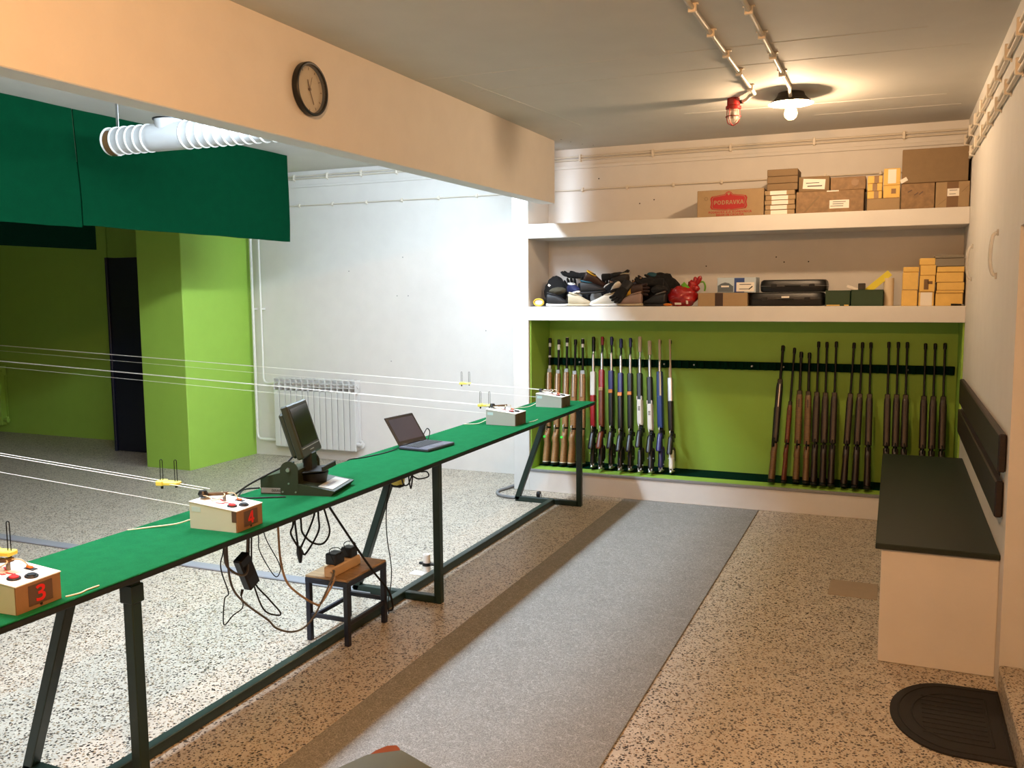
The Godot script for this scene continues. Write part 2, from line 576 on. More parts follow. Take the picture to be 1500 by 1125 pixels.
func build_lamps() -> void:
	# twin tube battens on the range ceiling, hidden from here by the beam
	var zs := [-5.75, -3.9, -2.05]
	for i in zs.size():
		var z: float = zs[i]
		var t := thing("tube_light", "white fluorescent batten on the ceiling behind the beam", "ceiling light", Vector3(-2.965, CEIL, z), 0, "fluorescent battens behind the beam")
		obj("housing", M().box(Vector3(0, -0.03, 0), Vector3(0.13, 0.06, 1.26), 0.006), mats["white paint"], t)
		for s in [-1, 1]:
			obj("tube", M().cyl(Vector3(s * 0.035, -0.075, -0.59), Vector3(s * 0.035, -0.075, 0.59), 0.013), mats["tube glow"], t)
		for side in [-1.0, 1.0]:   # each tube throws its light down and outwards
			var a := AreaLight3D.new()
			a.name = "tube_area_light"
			a.area_size = Vector2(0.10, 1.18)
			a.light_color = COLD
			a.light_energy = TUBE_ENERGY
			a.area_range = 20.0
			a.shadow_enabled = true
			t.add_child(a, true)
			a.position = Vector3(side * 0.052, -0.10, 0)
			a.basis = Basis(Vector3.BACK, side * deg_to_rad(47)) * Basis(Vector3.RIGHT, -PI / 2)
	# enamel lamp with a bare bulb, twice: over the room's end, and behind the camera
	enamel_lamp(Vector3(-0.62, CEIL, -5.75), "dark enamel ceiling lamp with glowing bulb at the conduit end", WARM, BULB_ENERGY)
	enamel_lamp(Vector3(-0.62, CEIL, -0.7), "dark enamel ceiling lamp with glowing bulb above the camera", WARM_2, BULB_2_ENERGY)
	# red bulkhead lamp with wire cage
	var r := thing("bulkhead_lamp", "red caged bulkhead warning lamp hanging from the ceiling", "ceiling light", Vector3(-0.965, CEIL, -5.76))
	obj("housing", M().at(Vector3.ZERO).lathe([Vector2(0, 0), Vector2(0.038, 0), Vector2(0.04, -0.03), Vector2(0.04, -0.045), Vector2(0.048, -0.05), Vector2(0.048, -0.066), Vector2(0.04, -0.07), Vector2(0, -0.07)], 20), mats["red lacquer"], r)
	obj("glass", M().lathe([Vector2(0.036, -0.068), Vector2(0.038, -0.11), Vector2(0.033, -0.135), Vector2(0.02, -0.15), Vector2(0, -0.155)], 20), mats["clear glass"], r)
	obj("bulb", M().ball(Vector3(0, -0.10, 0), Vector3(0.018, 0.025, 0.018), 10), mats["pipe grey"], r)
	var cage := M()
	for k in 4:
		var a := TAU * k / 4.0 + 0.4
		var d := Vector3(cos(a), 0, sin(a))
		cage.tube(smooth([d * 0.045 + Vector3(0, -0.06, 0), d * 0.045 + Vector3(0, -0.12, 0), d * 0.034 + Vector3(0, -0.15, 0), Vector3(0, -0.166, 0)], 4), 0.0028, 5)
	for q in [[-0.112, 0.0465]]:
		cage.tube(arc(Vector3(0, q[0], 0), Vector3.RIGHT, Vector3.BACK, q[1], 0, TAU, 20), 0.0028, 5)
	obj("cage", cage, mats["red lacquer"], r)
	obj("gland", M().cyl(Vector3(0.04, -0.025, 0), Vector3(0.062, -0.025, 0), 0.012), mats["black plastic"], r)

func enamel_lamp(at: Vector3, label: String, tint: Color, energy: float) -> void:
	var t := thing("ceiling_lamp", label, "ceiling light", at)
	var sh := M().lathe([Vector2(0.0, 0.0), Vector2(0.075, -0.002), Vector2(0.082, -0.02), Vector2(0.105, -0.045), Vector2(0.13, -0.062), Vector2(0.133, -0.066)], 32)
	obj("lamp_shade", sh, mats["shade outside"], t)
	obj("shade_lining", M().lathe([Vector2(0.133, -0.066), Vector2(0.128, -0.064), Vector2(0.10, -0.05), Vector2(0.07, -0.03), Vector2(0.03, -0.022), Vector2(0.0, -0.02)], 32), mats["shade inside"], t)
	obj("lamp_holder", M().cyl(Vector3(0, -0.02, 0), Vector3(0, -0.068, 0), 0.018), mats["label white"], t)
	obj("bulb", M().lathe([Vector2(0.0, -0.066), Vector2(0.016, -0.066), Vector2(0.02, -0.08), Vector2(0.036, -0.105), Vector2(0.04, -0.125), Vector2(0.034, -0.145), Vector2(0.018, -0.16), Vector2(0.0, -0.163)], 20), mats["bulb glow"], t)
	obj("clamp_screw", M().cyl(Vector3(-0.09, -0.062, 0.03), Vector3(-0.09, -0.085, 0.03), 0.006), mats["label white"], t)
	var l := OmniLight3D.new()
	l.name = "bulb_light"
	l.light_color = tint
	l.light_energy = energy
	l.light_size = 0.03
	l.omni_range = 25.0
	l.omni_attenuation = 2.0
	l.shadow_enabled = true
	t.add_child(l, true)
	l.position = Vector3(0, -0.122, 0)

func build_niche() -> void:
	var wall: Material = mats["wall white paint"]
	var ng: Material = mats["lime green paint"]
	var cx := (-2.75 + WALL_R) / 2
	var w := WALL_R + 2.75
	var dz := FRONT_Z - NICHE_Z
	var s1 := obj("wall_shelf", M().box(Vector3(cx, 2.133, FRONT_Z - dz / 2), Vector3(w, 0.114, dz), 0.003), wall)
	tag(s1, "upper white built-in wall shelf loaded with cardboard boxes", "shelf")
	var s2 := obj("wall_shelf", M().box(Vector3(cx, 1.471, FRONT_Z - dz / 2), Vector3(w, 0.112, dz), 0.003), wall)
	tag(s2, "lower white built-in wall shelf above the rifles", "shelf")
	# kerb and its painted top
	struct("niche_kerb", M().box(Vector3(cx, 0.085, FRONT_Z - 0.24), Vector3(w, 0.17, 0.48), 0.003), wall, "low white kerb along the front of the gun niche", "kerb")
	struct("kerb_edge", M().box(Vector3(cx, 0.172, FRONT_Z - 0.012), Vector3(w, 0.02, 0.034), 0.002), mats["pipe grey"], "thin grey edge strip on top of the niche kerb", "trim")
	struct("kerb_top", M().box(Vector3(cx, 0.172, FRONT_Z - 0.11), Vector3(w, 0.012, 0.16), 0.002), mats["lime green paint"], "bright green painted ledge in front of the rifle butts", "ledge")
	tag(obj("rack_carpet", M().box(Vector3(cx, 0.174, FRONT_Z - 0.325), Vector3(w - 0.02, 0.02, 0.27), 0.003), mats["dark carpet"]), "dark green carpet strip under the rifle butts", "carpet")
	# green painted lining of the niche
	struct("niche_back", M().box(Vector3(cx, 0.79, NICHE_Z + 0.004), Vector3(w - 0.02, 1.25, 0.012)), ng, "green painted back panel behind the rifles", "panel")
	struct("niche_side", M().box(Vector3(-2.745, 0.79, FRONT_Z - 0.25), Vector3(0.012, 1.25, 0.44)), ng, "green painted niche side next to the white partition", "panel")
	struct("niche_side", M().box(Vector3(WALL_R - 0.005, 0.79, FRONT_Z - 0.25), Vector3(0.012, 1.25, 0.44)), ng, "green painted niche side on the bench wall", "panel")
	# rack bar with notches
	var rack := thing("rifle_rack", "dark green notched rifle rack bar across the niche", "rack", Vector3(0, 1.05, NICHE_Z + 0.01))
	obj("bar", M().box(Vector3(-1.155, 0, 0.014), Vector3(3.14, 0.062, 0.024), 0.003), mats["dark carpet"], rack)
	var tooth := M().box(Vector3.ZERO, Vector3(0.028, 0.06, 0.03), 0.004).done()
	var x := -2.71
	while x < 0.42:
		obj("divider", tooth, mats["dark carpet"], rack, Vector3(x, 0, 0.038))
		x += 0.062
	for sx in [-2.45, -1.72, -1.475, -1.02, -0.78, 0.1]:
		obj("screw", M().cyl(Vector3(sx, 0.0, 0.026), Vector3(sx, 0.0, 0.056), 0.007, -1, 10), mats["steel bright"], rack)

func steel_tube(mb: MB, a: Vector3, b: Vector3, w: float) -> MB:
	var d := b - a
	var y := d.normalized()
	var z := Vector3.BACK if absf(y.z) < 0.9 else Vector3.UP
	z = (z - y * z.dot(y)).normalized()
	mb.at((a + b) / 2, Basis(y.cross(z), y, z)).box(Vector3.ZERO, Vector3(w, d.length(), w), 0.003)
	mb.at(Vector3.ZERO)
	return mb

func build_table() -> void:
	var t := thing("shooting_table", "long narrow green felt shooting table on dark steel frames", "table")
	var z1 := 0.6
	var z0 := -6.5
	var sg: Material = mats["steel green paint"]
	obj("tabletop", M().box(Vector3(-2.32, 0.785, (z0 + z1) / 2), Vector3(0.43, 0.021, z1 - z0), 0.003), mats["table rim"], t)
	obj("felt", M().box(Vector3(-2.32, 0.797, (z0 + z1) / 2), Vector3(0.436, 0.006, z1 - z0 + 0.006), 0.002), mats["table felt"], t)
	for x in [-2.205, -2.45]:
		obj("apron_rail", steel_tube(M(), Vector3(x, 0.760, z0 + 0.05), Vector3(x, 0.760, z1 - 0.02), 0.028), sg, t)
	for z in [-6.36, -4.06, -2.02, 0.1]:
		obj("leg", steel_tube(M(), Vector3(-2.185, 0.0, z), Vector3(-2.185, 0.755, z), 0.04), sg, t)
		obj("slanted_leg", steel_tube(M(), Vector3(-2.705, 0.012, z), Vector3(-2.43, 0.76, z), 0.04), sg, t)
		obj("foot_bar", steel_tube(M(), Vector3(-2.715, 0.021, z), Vector3(-2.19, 0.021, z), 0.04), sg, t)
	obj("floor_rail", steel_tube(M(), Vector3(-2.405, 0.0225, -6.34), Vector3(-2.405, 0.0225, z1), 0.043), sg, t)
	obj("hinge_plate", M().box(Vector3(-2.185, 0.715, -2.02), Vector3(0.055, 0.06, 0.05), 0.003), sg, t)
	# runner carpet
	tag(obj("runner_carpet", M().box(Vector3(-1.408, 0.004, -2.35), Vector3(1.042, 0.008, 8.7), 0.002), mats["runner carpet"]), "long grey carpet runner on the terrazzo beside the table", "carpet")

func build_bench() -> void:
	var b := thing("wall_bench", "white built-in wall bench with a dark green seat board", "bench", Vector3(0, 0, 0))
	obj("base", M().box(Vector3((WALL_R - 0.02) / 2, 0.2575, -5.265), Vector3(WALL_R + 0.02, 0.515, 2.27), 0.004), mats["wall white paint"], b)
	obj("seat_board", M().box(Vector3((WALL_R - 0.045) / 2, 0.528, -5.265), Vector3(WALL_R + 0.043, 0.026, 2.31), 0.004), mats["bench board paint"], b)
	var r := thing("backrest", "two dark brown backrest boards on the wall above the bench", "backrest", Vector3(WALL_R, 0, 0))
	obj("board", M().box(Vector3(-0.018, 0.975, -5.28), Vector3(0.03, 0.16, 2.42), 0.006), mats["brown board"], r)
	obj("board", M().box(Vector3(-0.018, 0.775, -5.32), Vector3(0.03, 0.155, 2.42), 0.006), mats["brown board"], r)
	for z in [-4.3, -5.3, -6.3]:
		obj("mount", M().box(Vector3(-0.0015, 0.875, z), Vector3(0.004, 0.32, 0.05)), mats["brown board"], r)
	# half-round rubber mat at the step
	var o := PackedVector2Array()
	var n := 24
	o.append(Vector2(0.2, -0.31))
	for i in n + 1:
		var a := -PI / 2 - PI * i / n
		o.append(Vector2(0.02 + 0.225 * cos(a) * 1.0, 0.31 * sin(a)))
	o.append(Vector2(0.2, 0.31))
	var mt := thing("doormat", "black half-round rubber doormat against the terrazzo step", "doormat", Vector3(0.238, 0, -3.66))
	var flat := Basis(Vector3.RIGHT, Vector3(0, 0, -1), Vector3.UP)
	obj("mat", M().at(Vector3(0, 0.004, 0), flat).prism(o, 0.008), mats["doormat rubber"], mt)
	var rim := M()
	for f in [0.9, 0.66]:
		var pts := []
		for q in o:
			pts.append(Vector3(q.x * f + 0.01, 0.008, -q.y * f))
		pts.append(pts[0])
		rim.tube(pts, 0.004, 6)
	obj("ridge", rim, mats["doormat rubber"], mt)
	var ribs := M()
	for i in 9:
		var rz := -0.16 + i * 0.04
		ribs.box(Vector3(0.02, 0.009, rz), Vector3(0.22, 0.004, 0.012), 0.0015)
	obj("rib_field", ribs, mats["doormat rubber"], mt)
	# mended patch in the floor
	struct("floor_patch", M().box(Vector3(-0.16, 0.001, -5.1), Vector3(0.25, 0.006, 0.265), 0.002), grained("patch cement", Color(0.62, 0.55, 0.46), tex.fine, Vector3(4, 4, 4), 0.7), "plain beige mended patch in the floor at the bench", "patch")

func build_range() -> void:
	# hanging carpet baffles
	var n := FastNoiseLite.new()
	n.seed = 3
	n.frequency = 0.6
	for q in [["green carpet baffle hung from the ceiling behind the white duct", -6.42, -4.235, 2.10], ["green carpet baffle hung from the ceiling, next to the one behind the duct", -4.225, -1.2, 2.085]]:
		var rowsf := []
		var mb := M()
		var nz := 24
		var ny := 5
		var pts := []
		for i in nz + 1:
			var col := []
			for j in ny + 1:
				var z := lerpf(q[1], q[2], float(i) / nz)
				var y := lerpf(CEIL + 0.0, q[3] + 0.006 * n.get_noise_1d(z * 3.0), float(j) / ny)
				var bulge := 0.012 * n.get_noise_2d(z, y * 0.7) * j
				if i < 2 or i > nz - 2:
					bulge += 0.008 * sin(y * 6.0)
				col.append(Vector3(-4.86 + bulge, y, z))
			pts.append(col)
		for s in [-1.0, 1.0]:
			for i in nz:
				for j in ny:
					var off := Vector3(0.005 * s, 0, 0)
					var nn := Vector3(s, 0, 0)
					mb.quad(pts[i][j] + off, pts[i + 1][j] + off, pts[i + 1][j + 1] + off, pts[i][j + 1] + off, nn)
		var off2 := Vector3(0.005, 0, 0)
		for i in nz:
			mb.quad(pts[i][ny] - off2, pts[i + 1][ny] - off2, pts[i + 1][ny] + off2, pts[i][ny] + off2, Vector3.DOWN)
		for j in ny:
			mb.quad(pts[0][j] - off2, pts[0][j + 1] - off2, pts[0][j + 1] + off2, pts[0][j] + off2, Vector3.FORWARD)
			mb.quad(pts[nz][j] - off2, pts[nz][j + 1] - off2, pts[nz][j + 1] + off2, pts[nz][j] + off2, Vector3.BACK)
		var t := thing("carpet_baffle", q[0], "baffle")
		obj("carpet", mb, mats["baffle carpet"], t)
		obj("batten", M().box(Vector3(-4.885, CEIL - 0.012, (q[1] + q[2]) / 2), Vector3(0.03, 0.024, q[2] - q[1] - 0.02), 0.002), mats["white paint"], t)
	var t2 := thing("carpet_baffle", "nearly black carpet baffle hanging farther down the range lane", "baffle")
	obj("carpet", M().box(Vector3(-6.75, 2.45, -3.6), Vector3(0.01, 0.77, 4.9), 0.002), mats["dark carpet"], t2)
	obj("batten", M().box(Vector3(-6.772, CEIL - 0.012, -3.6), Vector3(0.03, 0.024, 4.8), 0.002), mats["white paint"], t2)
	# ribbed ventilation duct
	var d := thing("ventilation_duct", "white ribbed ventilation duct with a T-piece under the ceiling", "duct", Vector3(-4.06, 2.6, -4.22), 0)
	var ax := Vector3(1.0, 0.0, -0.03).normalized()
	var ux := Vector3(0, 1, 0)
	var wz := ax.cross(ux)
	var basis := Basis(ux, ax, ux.cross(ax))
	var duct_skin := func(a: float, b: float, called: String) -> void:
		obj(called, M().cyl(ax * a, ax * b, 0.079, -1, 28), mats["duct plastic"], d)
		var rib := M()
		rib.at(Vector3.ZERO, basis)
		var y := a + 0.012
		while y < b:
			rib.lathe([Vector2(0.079, y - 0.006), Vector2(0.086, y - 0.003), Vector2(0.086, y + 0.003), Vector2(0.079, y + 0.006)], 28)
			y += 0.062
		obj(called + "_rib", rib, mats["white paint"], d)
	duct_skin.call(-0.47, -0.11, "flexible_hose")
	duct_skin.call(0.13, 1.38, "flexible_hose")
	obj("tee_piece", M().cyl(ax * -0.11, ax * 0.13, 0.083, -1, 28).cyl(Vector3.ZERO, Vector3(0, 0.097, 0), 0.07, 0.082, 24), mats["duct plastic"], d)
	obj("tee_collar", M().cyl(Vector3(0, 0.096, 0), Vector3(0, 0.103, 0), 0.092, -1, 28), mats["black plastic"], d)
	obj("end_clamp", M().cyl(ax * -0.475, ax * -0.45, 0.074, -1, 24), mats["pipe grey"], d)
	obj("tape_wrap", M().cyl(ax * -0.445 + Vector3(0, -0.006, 0), ax * -0.405 + Vector3(0, -0.006, 0), 0.0835, -1, 24), mats["packing tape"], d)
	obj("hanger", M().box(Vector3(-0.40, 0.157, 0.01), Vector3(0.02, 0.155, 0.003)).box(Vector3(0.9, 0.157, -0.03), Vector3(0.02, 0.155, 0.003)), mats["aluminium"], d)
	# radiator by the back wall
	radiator(Vector3(-5.23, 0.12, -7.24), 14, 0.069, 0.69, mat("radiator enamel", Color(0.80, 0.80, 0.79), 0.4), "white aluminium column radiator under the white wall", "radiator")
	radiator(Vector3(-10.25, 0.10, -7.34), 12, 0.069, 0.72, mats["lime green paint"], "green painted radiator far down the dark range wall", "radiator")
	# floor trunking across the lane
	tag(obj("cable_trunking", M().box(Vector3(-4.55, 0.006, -4.08), Vector3(3.9, 0.012, 0.085), 0.004), mats["trunking grey"]), "flat grey cable trunking across the terrazzo floor", "trunking")

func radiator(at: Vector3, count: int, pitch: float, high: float, m: Material, label: String, cat: String) -> void:
	var t := thing("radiator", label, cat, at)
	var fin := M()
	fin.box(Vector3(0, high / 2 - 0.06, 0.043), Vector3(pitch - 0.007, high - 0.12, 0.012), 0.003)
	fin.box(Vector3(0, high / 2 - 0.06, 0.0), Vector3(0.004, high - 0.12, 0.08), 0.001)
	fin.box(Vector3(0, high / 2, -0.043), Vector3(pitch - 0.003, high, 0.006), 0.002)
	for sx in [-1, 1]:
		fin.box(Vector3(sx * (pitch / 2 - 0.004), high - 0.06, 0.005), Vector3(0.005, 0.12, 0.085), 0.001)
	fin.box(Vector3(0, high - 0.004, 0.036), Vector3(pitch - 0.003, 0.008, 0.024), 0.002)
	fin.box(Vector3(0, high - 0.045, 0.04), Vector3(pitch - 0.003, 0.007, 0.016), 0.002)
	fin.box(Vector3(0, high - 0.078, 0.04), Vector3(pitch - 0.003, 0.007, 0.016), 0.002)
	var fm := fin.done()
	for i in count:
		obj("column", fm, m, t, Vector3((i - (count - 1) / 2.0) * pitch, 0, 0))
	var w := count * pitch / 2
	obj("manifold", M().cyl(Vector3(-w, high - 0.06, 0), Vector3(w + 0.01, high - 0.06, 0), 0.02).cyl(Vector3(-w, 0.06, 0), Vector3(w + 0.03, 0.06, 0), 0.02), m, t)
	obj("valve", M().cyl(Vector3(w + 0.005, 0.06, 0), Vector3(w + 0.05, 0.06, 0), 0.022).cyl(Vector3(w + 0.03, 0.03, 0), Vector3(w + 0.03, 0.1, 0), 0.016), m, t)
	obj("bracket", M().box(Vector3(-w / 2, high - 0.08, -0.044), Vector3(0.03, 0.03, 0.024)).box(Vector3(w / 2, high - 0.08, -0.044), Vector3(0.03, 0.03, 0.024)), m, t)

func clipped_line(called: String, label: String, a: Vector3, b: Vector3, out: Vector3, rad: float, pitch: float, twin := 0.0, first := 0.15, group := "", end_bend: Array = []) -> Node3D:
	# a conduit held off the surface by clips; out = the surface's normal
	var t := thing(called, label, "conduit", a, 0, group)
	var d := b - a
	var dir := d.normalized()
	var side := out.cross(dir).normalized()
	var lift := out * (rad + 0.006)
	for s in ([0.0] if twin == 0.0 else [-1.0, 1.0]):
		var pts := [lift + side * (s * twin), d + lift + side * (s * twin)]
		if end_bend.size() > 0 and s <= 0.0:
			pts.append_array(end_bend)
		obj("pipe", M().tube(pts, rad, 8), mats["conduit cream"], t)
	var clip := M()
	var bs := Basis(side, dir, out) if side.cross(dir).dot(out) > 0 else Basis(-side, dir, out)
	clip.at(Vector3.ZERO, bs).box(Vector3(0, 0, (rad * 2 + 0.014) / 2), Vector3(rad * 2 + 0.014 + twin * 2, 0.02, rad * 2 + 0.014), 0.003)
	clip.box(Vector3(0, 0, 0.003), Vector3(rad * 2 + 0.03 + twin * 2, 0.014, 0.006), 0.001)
	clip.at(Vector3.ZERO)
	var cm := clip.done()
	var s := first
	while s < d.length() - 0.03:
		obj("clip", cm, mats["clip cream"], t, dir * s)
		s += pitch
	return t

func build_pipes() -> void:
	# ceiling conduits to the lamps
	clipped_line("ceiling_conduit", "cream conduit on the ceiling leading to the red lamp", Vector3(-0.815, CEIL, 1.9), Vector3(-0.815, CEIL, -5.60), Vector3.DOWN, 0.011, 0.40, 0.0, 0.12, "", [Vector3(-0.03, -0.02, -7.53), Vector3(-0.06, -0.025, -7.60), Vector3(-0.093, -0.025, -7.66)])
	clipped_line("ceiling_conduit", "cream conduit on the ceiling leading to the enamel lamp", Vector3(-0.605, CEIL, 1.9), Vector3(-0.605, CEIL, -5.52), Vector3.DOWN, 0.011, 0.40, 0.0, 0.25, "", [Vector3(-0.005, -0.03, -7.48), Vector3(-0.01, -0.045, -7.57)])
	# back wall, room side
	var g := ""
	clipped_line("wall_conduit", "twin cream conduit highest on the wall over the upper shelf", Vector3(-2.74, 2.755, NICHE_Z), Vector3(0.43, 2.755, NICHE_Z), Vector3.BACK, 0.008, 0.62, 0.012, 0.28, g)
	tag(obj("wall_trunking", M().box(Vector3(-1.155, 2.685, NICHE_Z + 0.008), Vector3(3.17, 0.028, 0.016), 0.003), mats["wall white paint"]), "flat painted cable trunking between conduits over the upper shelf", "trunking")
	clipped_line("wall_conduit", "single thin cream conduit just above the cardboard boxes", Vector3(-2.74, 2.495, NICHE_Z), Vector3(0.43, 2.495, NICHE_Z), Vector3.BACK, 0.006, 0.385, 0.0, 0.30, g)
	# back wall, range side
	clipped_line("wall_conduit", "twin conduit highest on the white wall beside the green baffle", Vector3(-6.03, 2.775, -7.3), Vector3(-2.9, 2.775, -7.3), Vector3.BACK, 0.008, 0.385, 0.012, 0.2, g)
	tag(obj("wall_trunking", M().box(Vector3(-4.465, 2.69, -7.292), Vector3(3.13, 0.024, 0.016), 0.003), mats["wall white paint"]), "flat painted cable trunking on the white range wall", "trunking")
	clipped_line("wall_conduit", "single thin conduit on the white wall above the radiator", Vector3(-6.03, 2.505, -7.3), Vector3(-2.9, 2.505, -7.3), Vector3.BACK, 0.006, 0.385, 0.0, 0.25, g)
	# right wall
	clipped_line("wall_conduit", "upper twin conduit along the wall above the doorway", Vector3(WALL_R, 2.70, 1.9), Vector3(WALL_R, 2.68, -7.17), Vector3.LEFT, 0.009, 0.42, 0.02, 0.2, g)
	clipped_line("wall_conduit", "lower twin conduit along the wall above the doorway", Vector3(WALL_R, 2.515, 1.9), Vector3(WALL_R, 2.53, -6.75), Vector3.LEFT, 0.009, 0.40, 0.018, 0.05, g)
	# heating pipes beside the pillar
	var hp := thing("heating_pipe", "white heating pipe running to the bottom of the radiator", "pipe", Vector3(-5.97, 0, -7.24))
	obj("pipe", M().tube([Vector3(0, 2.83, 0), Vector3(0, 0.23, 0), Vector3(0.008, 0.19, 0), Vector3(0.035, 0.172, 0), Vector3(0.265, 0.172, 0)], 0.014, 10), mats["white paint"], hp)
	obj("bracket", M().box(Vector3(0, 1.5, -0.03), Vector3(0.02, 0.02, 0.055)), mats["white paint"], hp)
	var hp2 := thing("heating_pipe", "white heating pipe running to the top of the radiator", "pipe", Vector3(-5.87, 0, -7.24))
	obj("pipe", M().tube([Vector3(0, 2.83, 0), Vector3(0, 0.80, 0), Vector3(0.01, 0.765, 0), Vector3(0.04, 0.75, 0), Vector3(0.165, 0.75, 0)], 0.011, 10), mats["white paint"], hp2)
	obj("bracket", M().box(Vector3(0, 1.5, -0.03), Vector3(0.02, 0.02, 0.055)), mats["white paint"], hp2)
	# thin conduit on the dark range wall
	var rc := thing("wall_conduit", "green painted conduit and switch on the dark range wall", "conduit", Vector3(-8.1, 0, -7.4))
	obj("pipe", M().tube([Vector3(0, 2.8, 0.01), Vector3(0, 1.16, 0.01)], 0.01, 8), mats["lime green paint"], rc)
	obj("switch_box", M().box(Vector3(0, 1.12, 0.02), Vector3(0.08, 0.08, 0.04), 0.005), mats["lime green paint"], rc)

# ------------------------------------------------------------------ things on and under the table
func control_box(at: Vector3, turn: float, digit: String, label: String, front: Material, side: Material, plate: Material, wide: float) -> void:
	var t := thing("control_box", label, "control box", at, turn)
	var L := 0.21
	var hf := 0.077
	var hb := 0.097
	obj("body", M().prism(PackedVector2Array([Vector2(-L / 2, 0), Vector2(L / 2 - 0.006, 0), Vector2(L / 2 - 0.006, hf), Vector2(-L / 2, hb)]), wide), side, t)
	obj("front_panel", M().box(Vector3(L / 2 - 0.003, hf / 2, 0), Vector3(0.006, hf, wide), 0.001), front, t)
	var p := obj("number_plate", M().box(Vector3(L / 2 + 0.0008, hf * 0.52, -0.004), Vector3(0.0016, hf * 0.74, wide * 0.54), 0.0005), plate, t)
	if digit != "":
		lettering(p, "digit", digit, 0.047, mats["print red"], Vector3(L / 2 + 0.002, hf * 0.52, -0.004), Basis(Vector3.UP, PI / 2))
	obj("screw", M().cyl(Vector3(L / 2, 0.009, -0.004), Vector3(L / 2 + 0.002, 0.009, -0.004), 0.004, -1, 10), mats["print dark"], t)
	# sloping lid and what sits on it
	var ang := -atan2(hb - hf, L - 0.006)
	var tb := Basis(Vector3.BACK, ang)
	var o := Vector3(0, (hf + hb) / 2, 0)
	obj("lid", M().at(o, tb).box(Vector3(0, 0.001, 0), Vector3(L + 0.004, 0.004, wide + 0.004), 0.001), mats["label white"], t)
	for q in [[0.055, 0.034, "red plastic"], [0.078, -0.002, "black plastic"]]:
		var b := obj("button", M().at(o + tb * Vector3(q[0], 0.003, q[1]), tb).lathe([Vector2(0.0, 0.008), Vector2(0.012, 0.008), Vector2(0.013, 0.006), Vector2(0.013, 0.0)], 20), mats[q[2]], t)
		obj("button_ring", M().at(o + tb * Vector3(q[0], 0.003, q[1]), tb).lathe([Vector2(0.013, 0.005), Vector2(0.0165, 0.005), Vector2(0.018, 0.003), Vector2(0.018, 0.0)], 20), mats["black plastic"], b)
	var k := obj("rocker_plate", M().at(o + tb * Vector3(0.03, 0.004, -0.042), tb).box(Vector3.ZERO, Vector3(0.034, 0.002, 0.018)), mats["print dark"], t)
	obj("rocker", M().at(o + tb * Vector3(0.026, 0.0075, -0.042), tb).box(Vector3.ZERO, Vector3(0.022, 0.007, 0.012), 0.003), mats["orange plastic"], k)
	# red printed arrows on the lid
	for q in [[0.0, 0.03, 0.4], [-0.02, -0.005, -0.5], [0.02, 0.012, 0.1]]:
		obj("red_mark", M().at(o + tb * Vector3(q[0], 0.0036, q[1]), tb * Basis(Vector3.UP, q[2])).prism_flat(PackedVector2Array([Vector2(-0.018, -0.003), Vector2(0.006, -0.003), Vector2(0.006, -0.007), Vector2(0.016, 0), Vector2(0.006, 0.007), Vector2(0.006, 0.003), Vector2(-0.018, 0.003)])), mats["print red"], t)
	# string pulley on an arm at the back
	obj("pulley_arm", M().at(o + Vector3(-0.045, 0.028, -0.005), Basis(Vector3.BACK, 0.12)).box(Vector3.ZERO, Vector3(0.10, 0.012, 0.02), 0.002), mats["stock light"], t)
	obj("arm_post", M().cyl(o + Vector3(-0.01, 0, -0.005), o + Vector3(-0.01, 0.026, -0.005), 0.006), mats["pipe grey"], t)
	obj("pulley_wheel", M().at(o + Vector3(-0.088, 0.03, 0.018)).lathe([Vector2(0, 0.013), Vector2(0.013, 0.012), Vector2(0.019, 0.0), Vector2(0.013, -0.012), Vector2(0, -0.013)], 18), mats["black plastic"], t)
	var kn := M()
	kn.tube(smooth([o + Vector3(-0.02, 0.037, -0.004), o + Vector3(0.005, 0.03, 0.012), o + Vector3(-0.03, 0.012, 0.03), o + Vector3(-0.055, 0.02, 0.02), o + Vector3(-0.085, 0.03, 0.034)], 6), 0.0022, 6)
	kn.tube(smooth([o + Vector3(0.004, 0.035, -0.006), o + Vector3(0.022, 0.032, -0.02), o + Vector3(0.012, 0.004, -0.05), o + Vector3(-0.03, 0.006, -0.058)], 6), 0.0022, 6)
	obj("string_knot", kn, mats["cord cream"], t)
	if digit == "4":
		obj("damaged_corner", M().box(Vector3(L / 2 - 0.012, hf - 0.02, wide / 2 + 0.0004), Vector3(0.02, 0.04, 0.001)), mats["plate brown"], t)
	obj("name_sticker", M().box(Vector3(-L / 2 + 0.03, 0.072, wide / 2 + 0.0004), Vector3(0.04, 0.018, 0.0008)), mat("sticker blue", Color(0.72, 0.82, 0.82), 0.5), t)

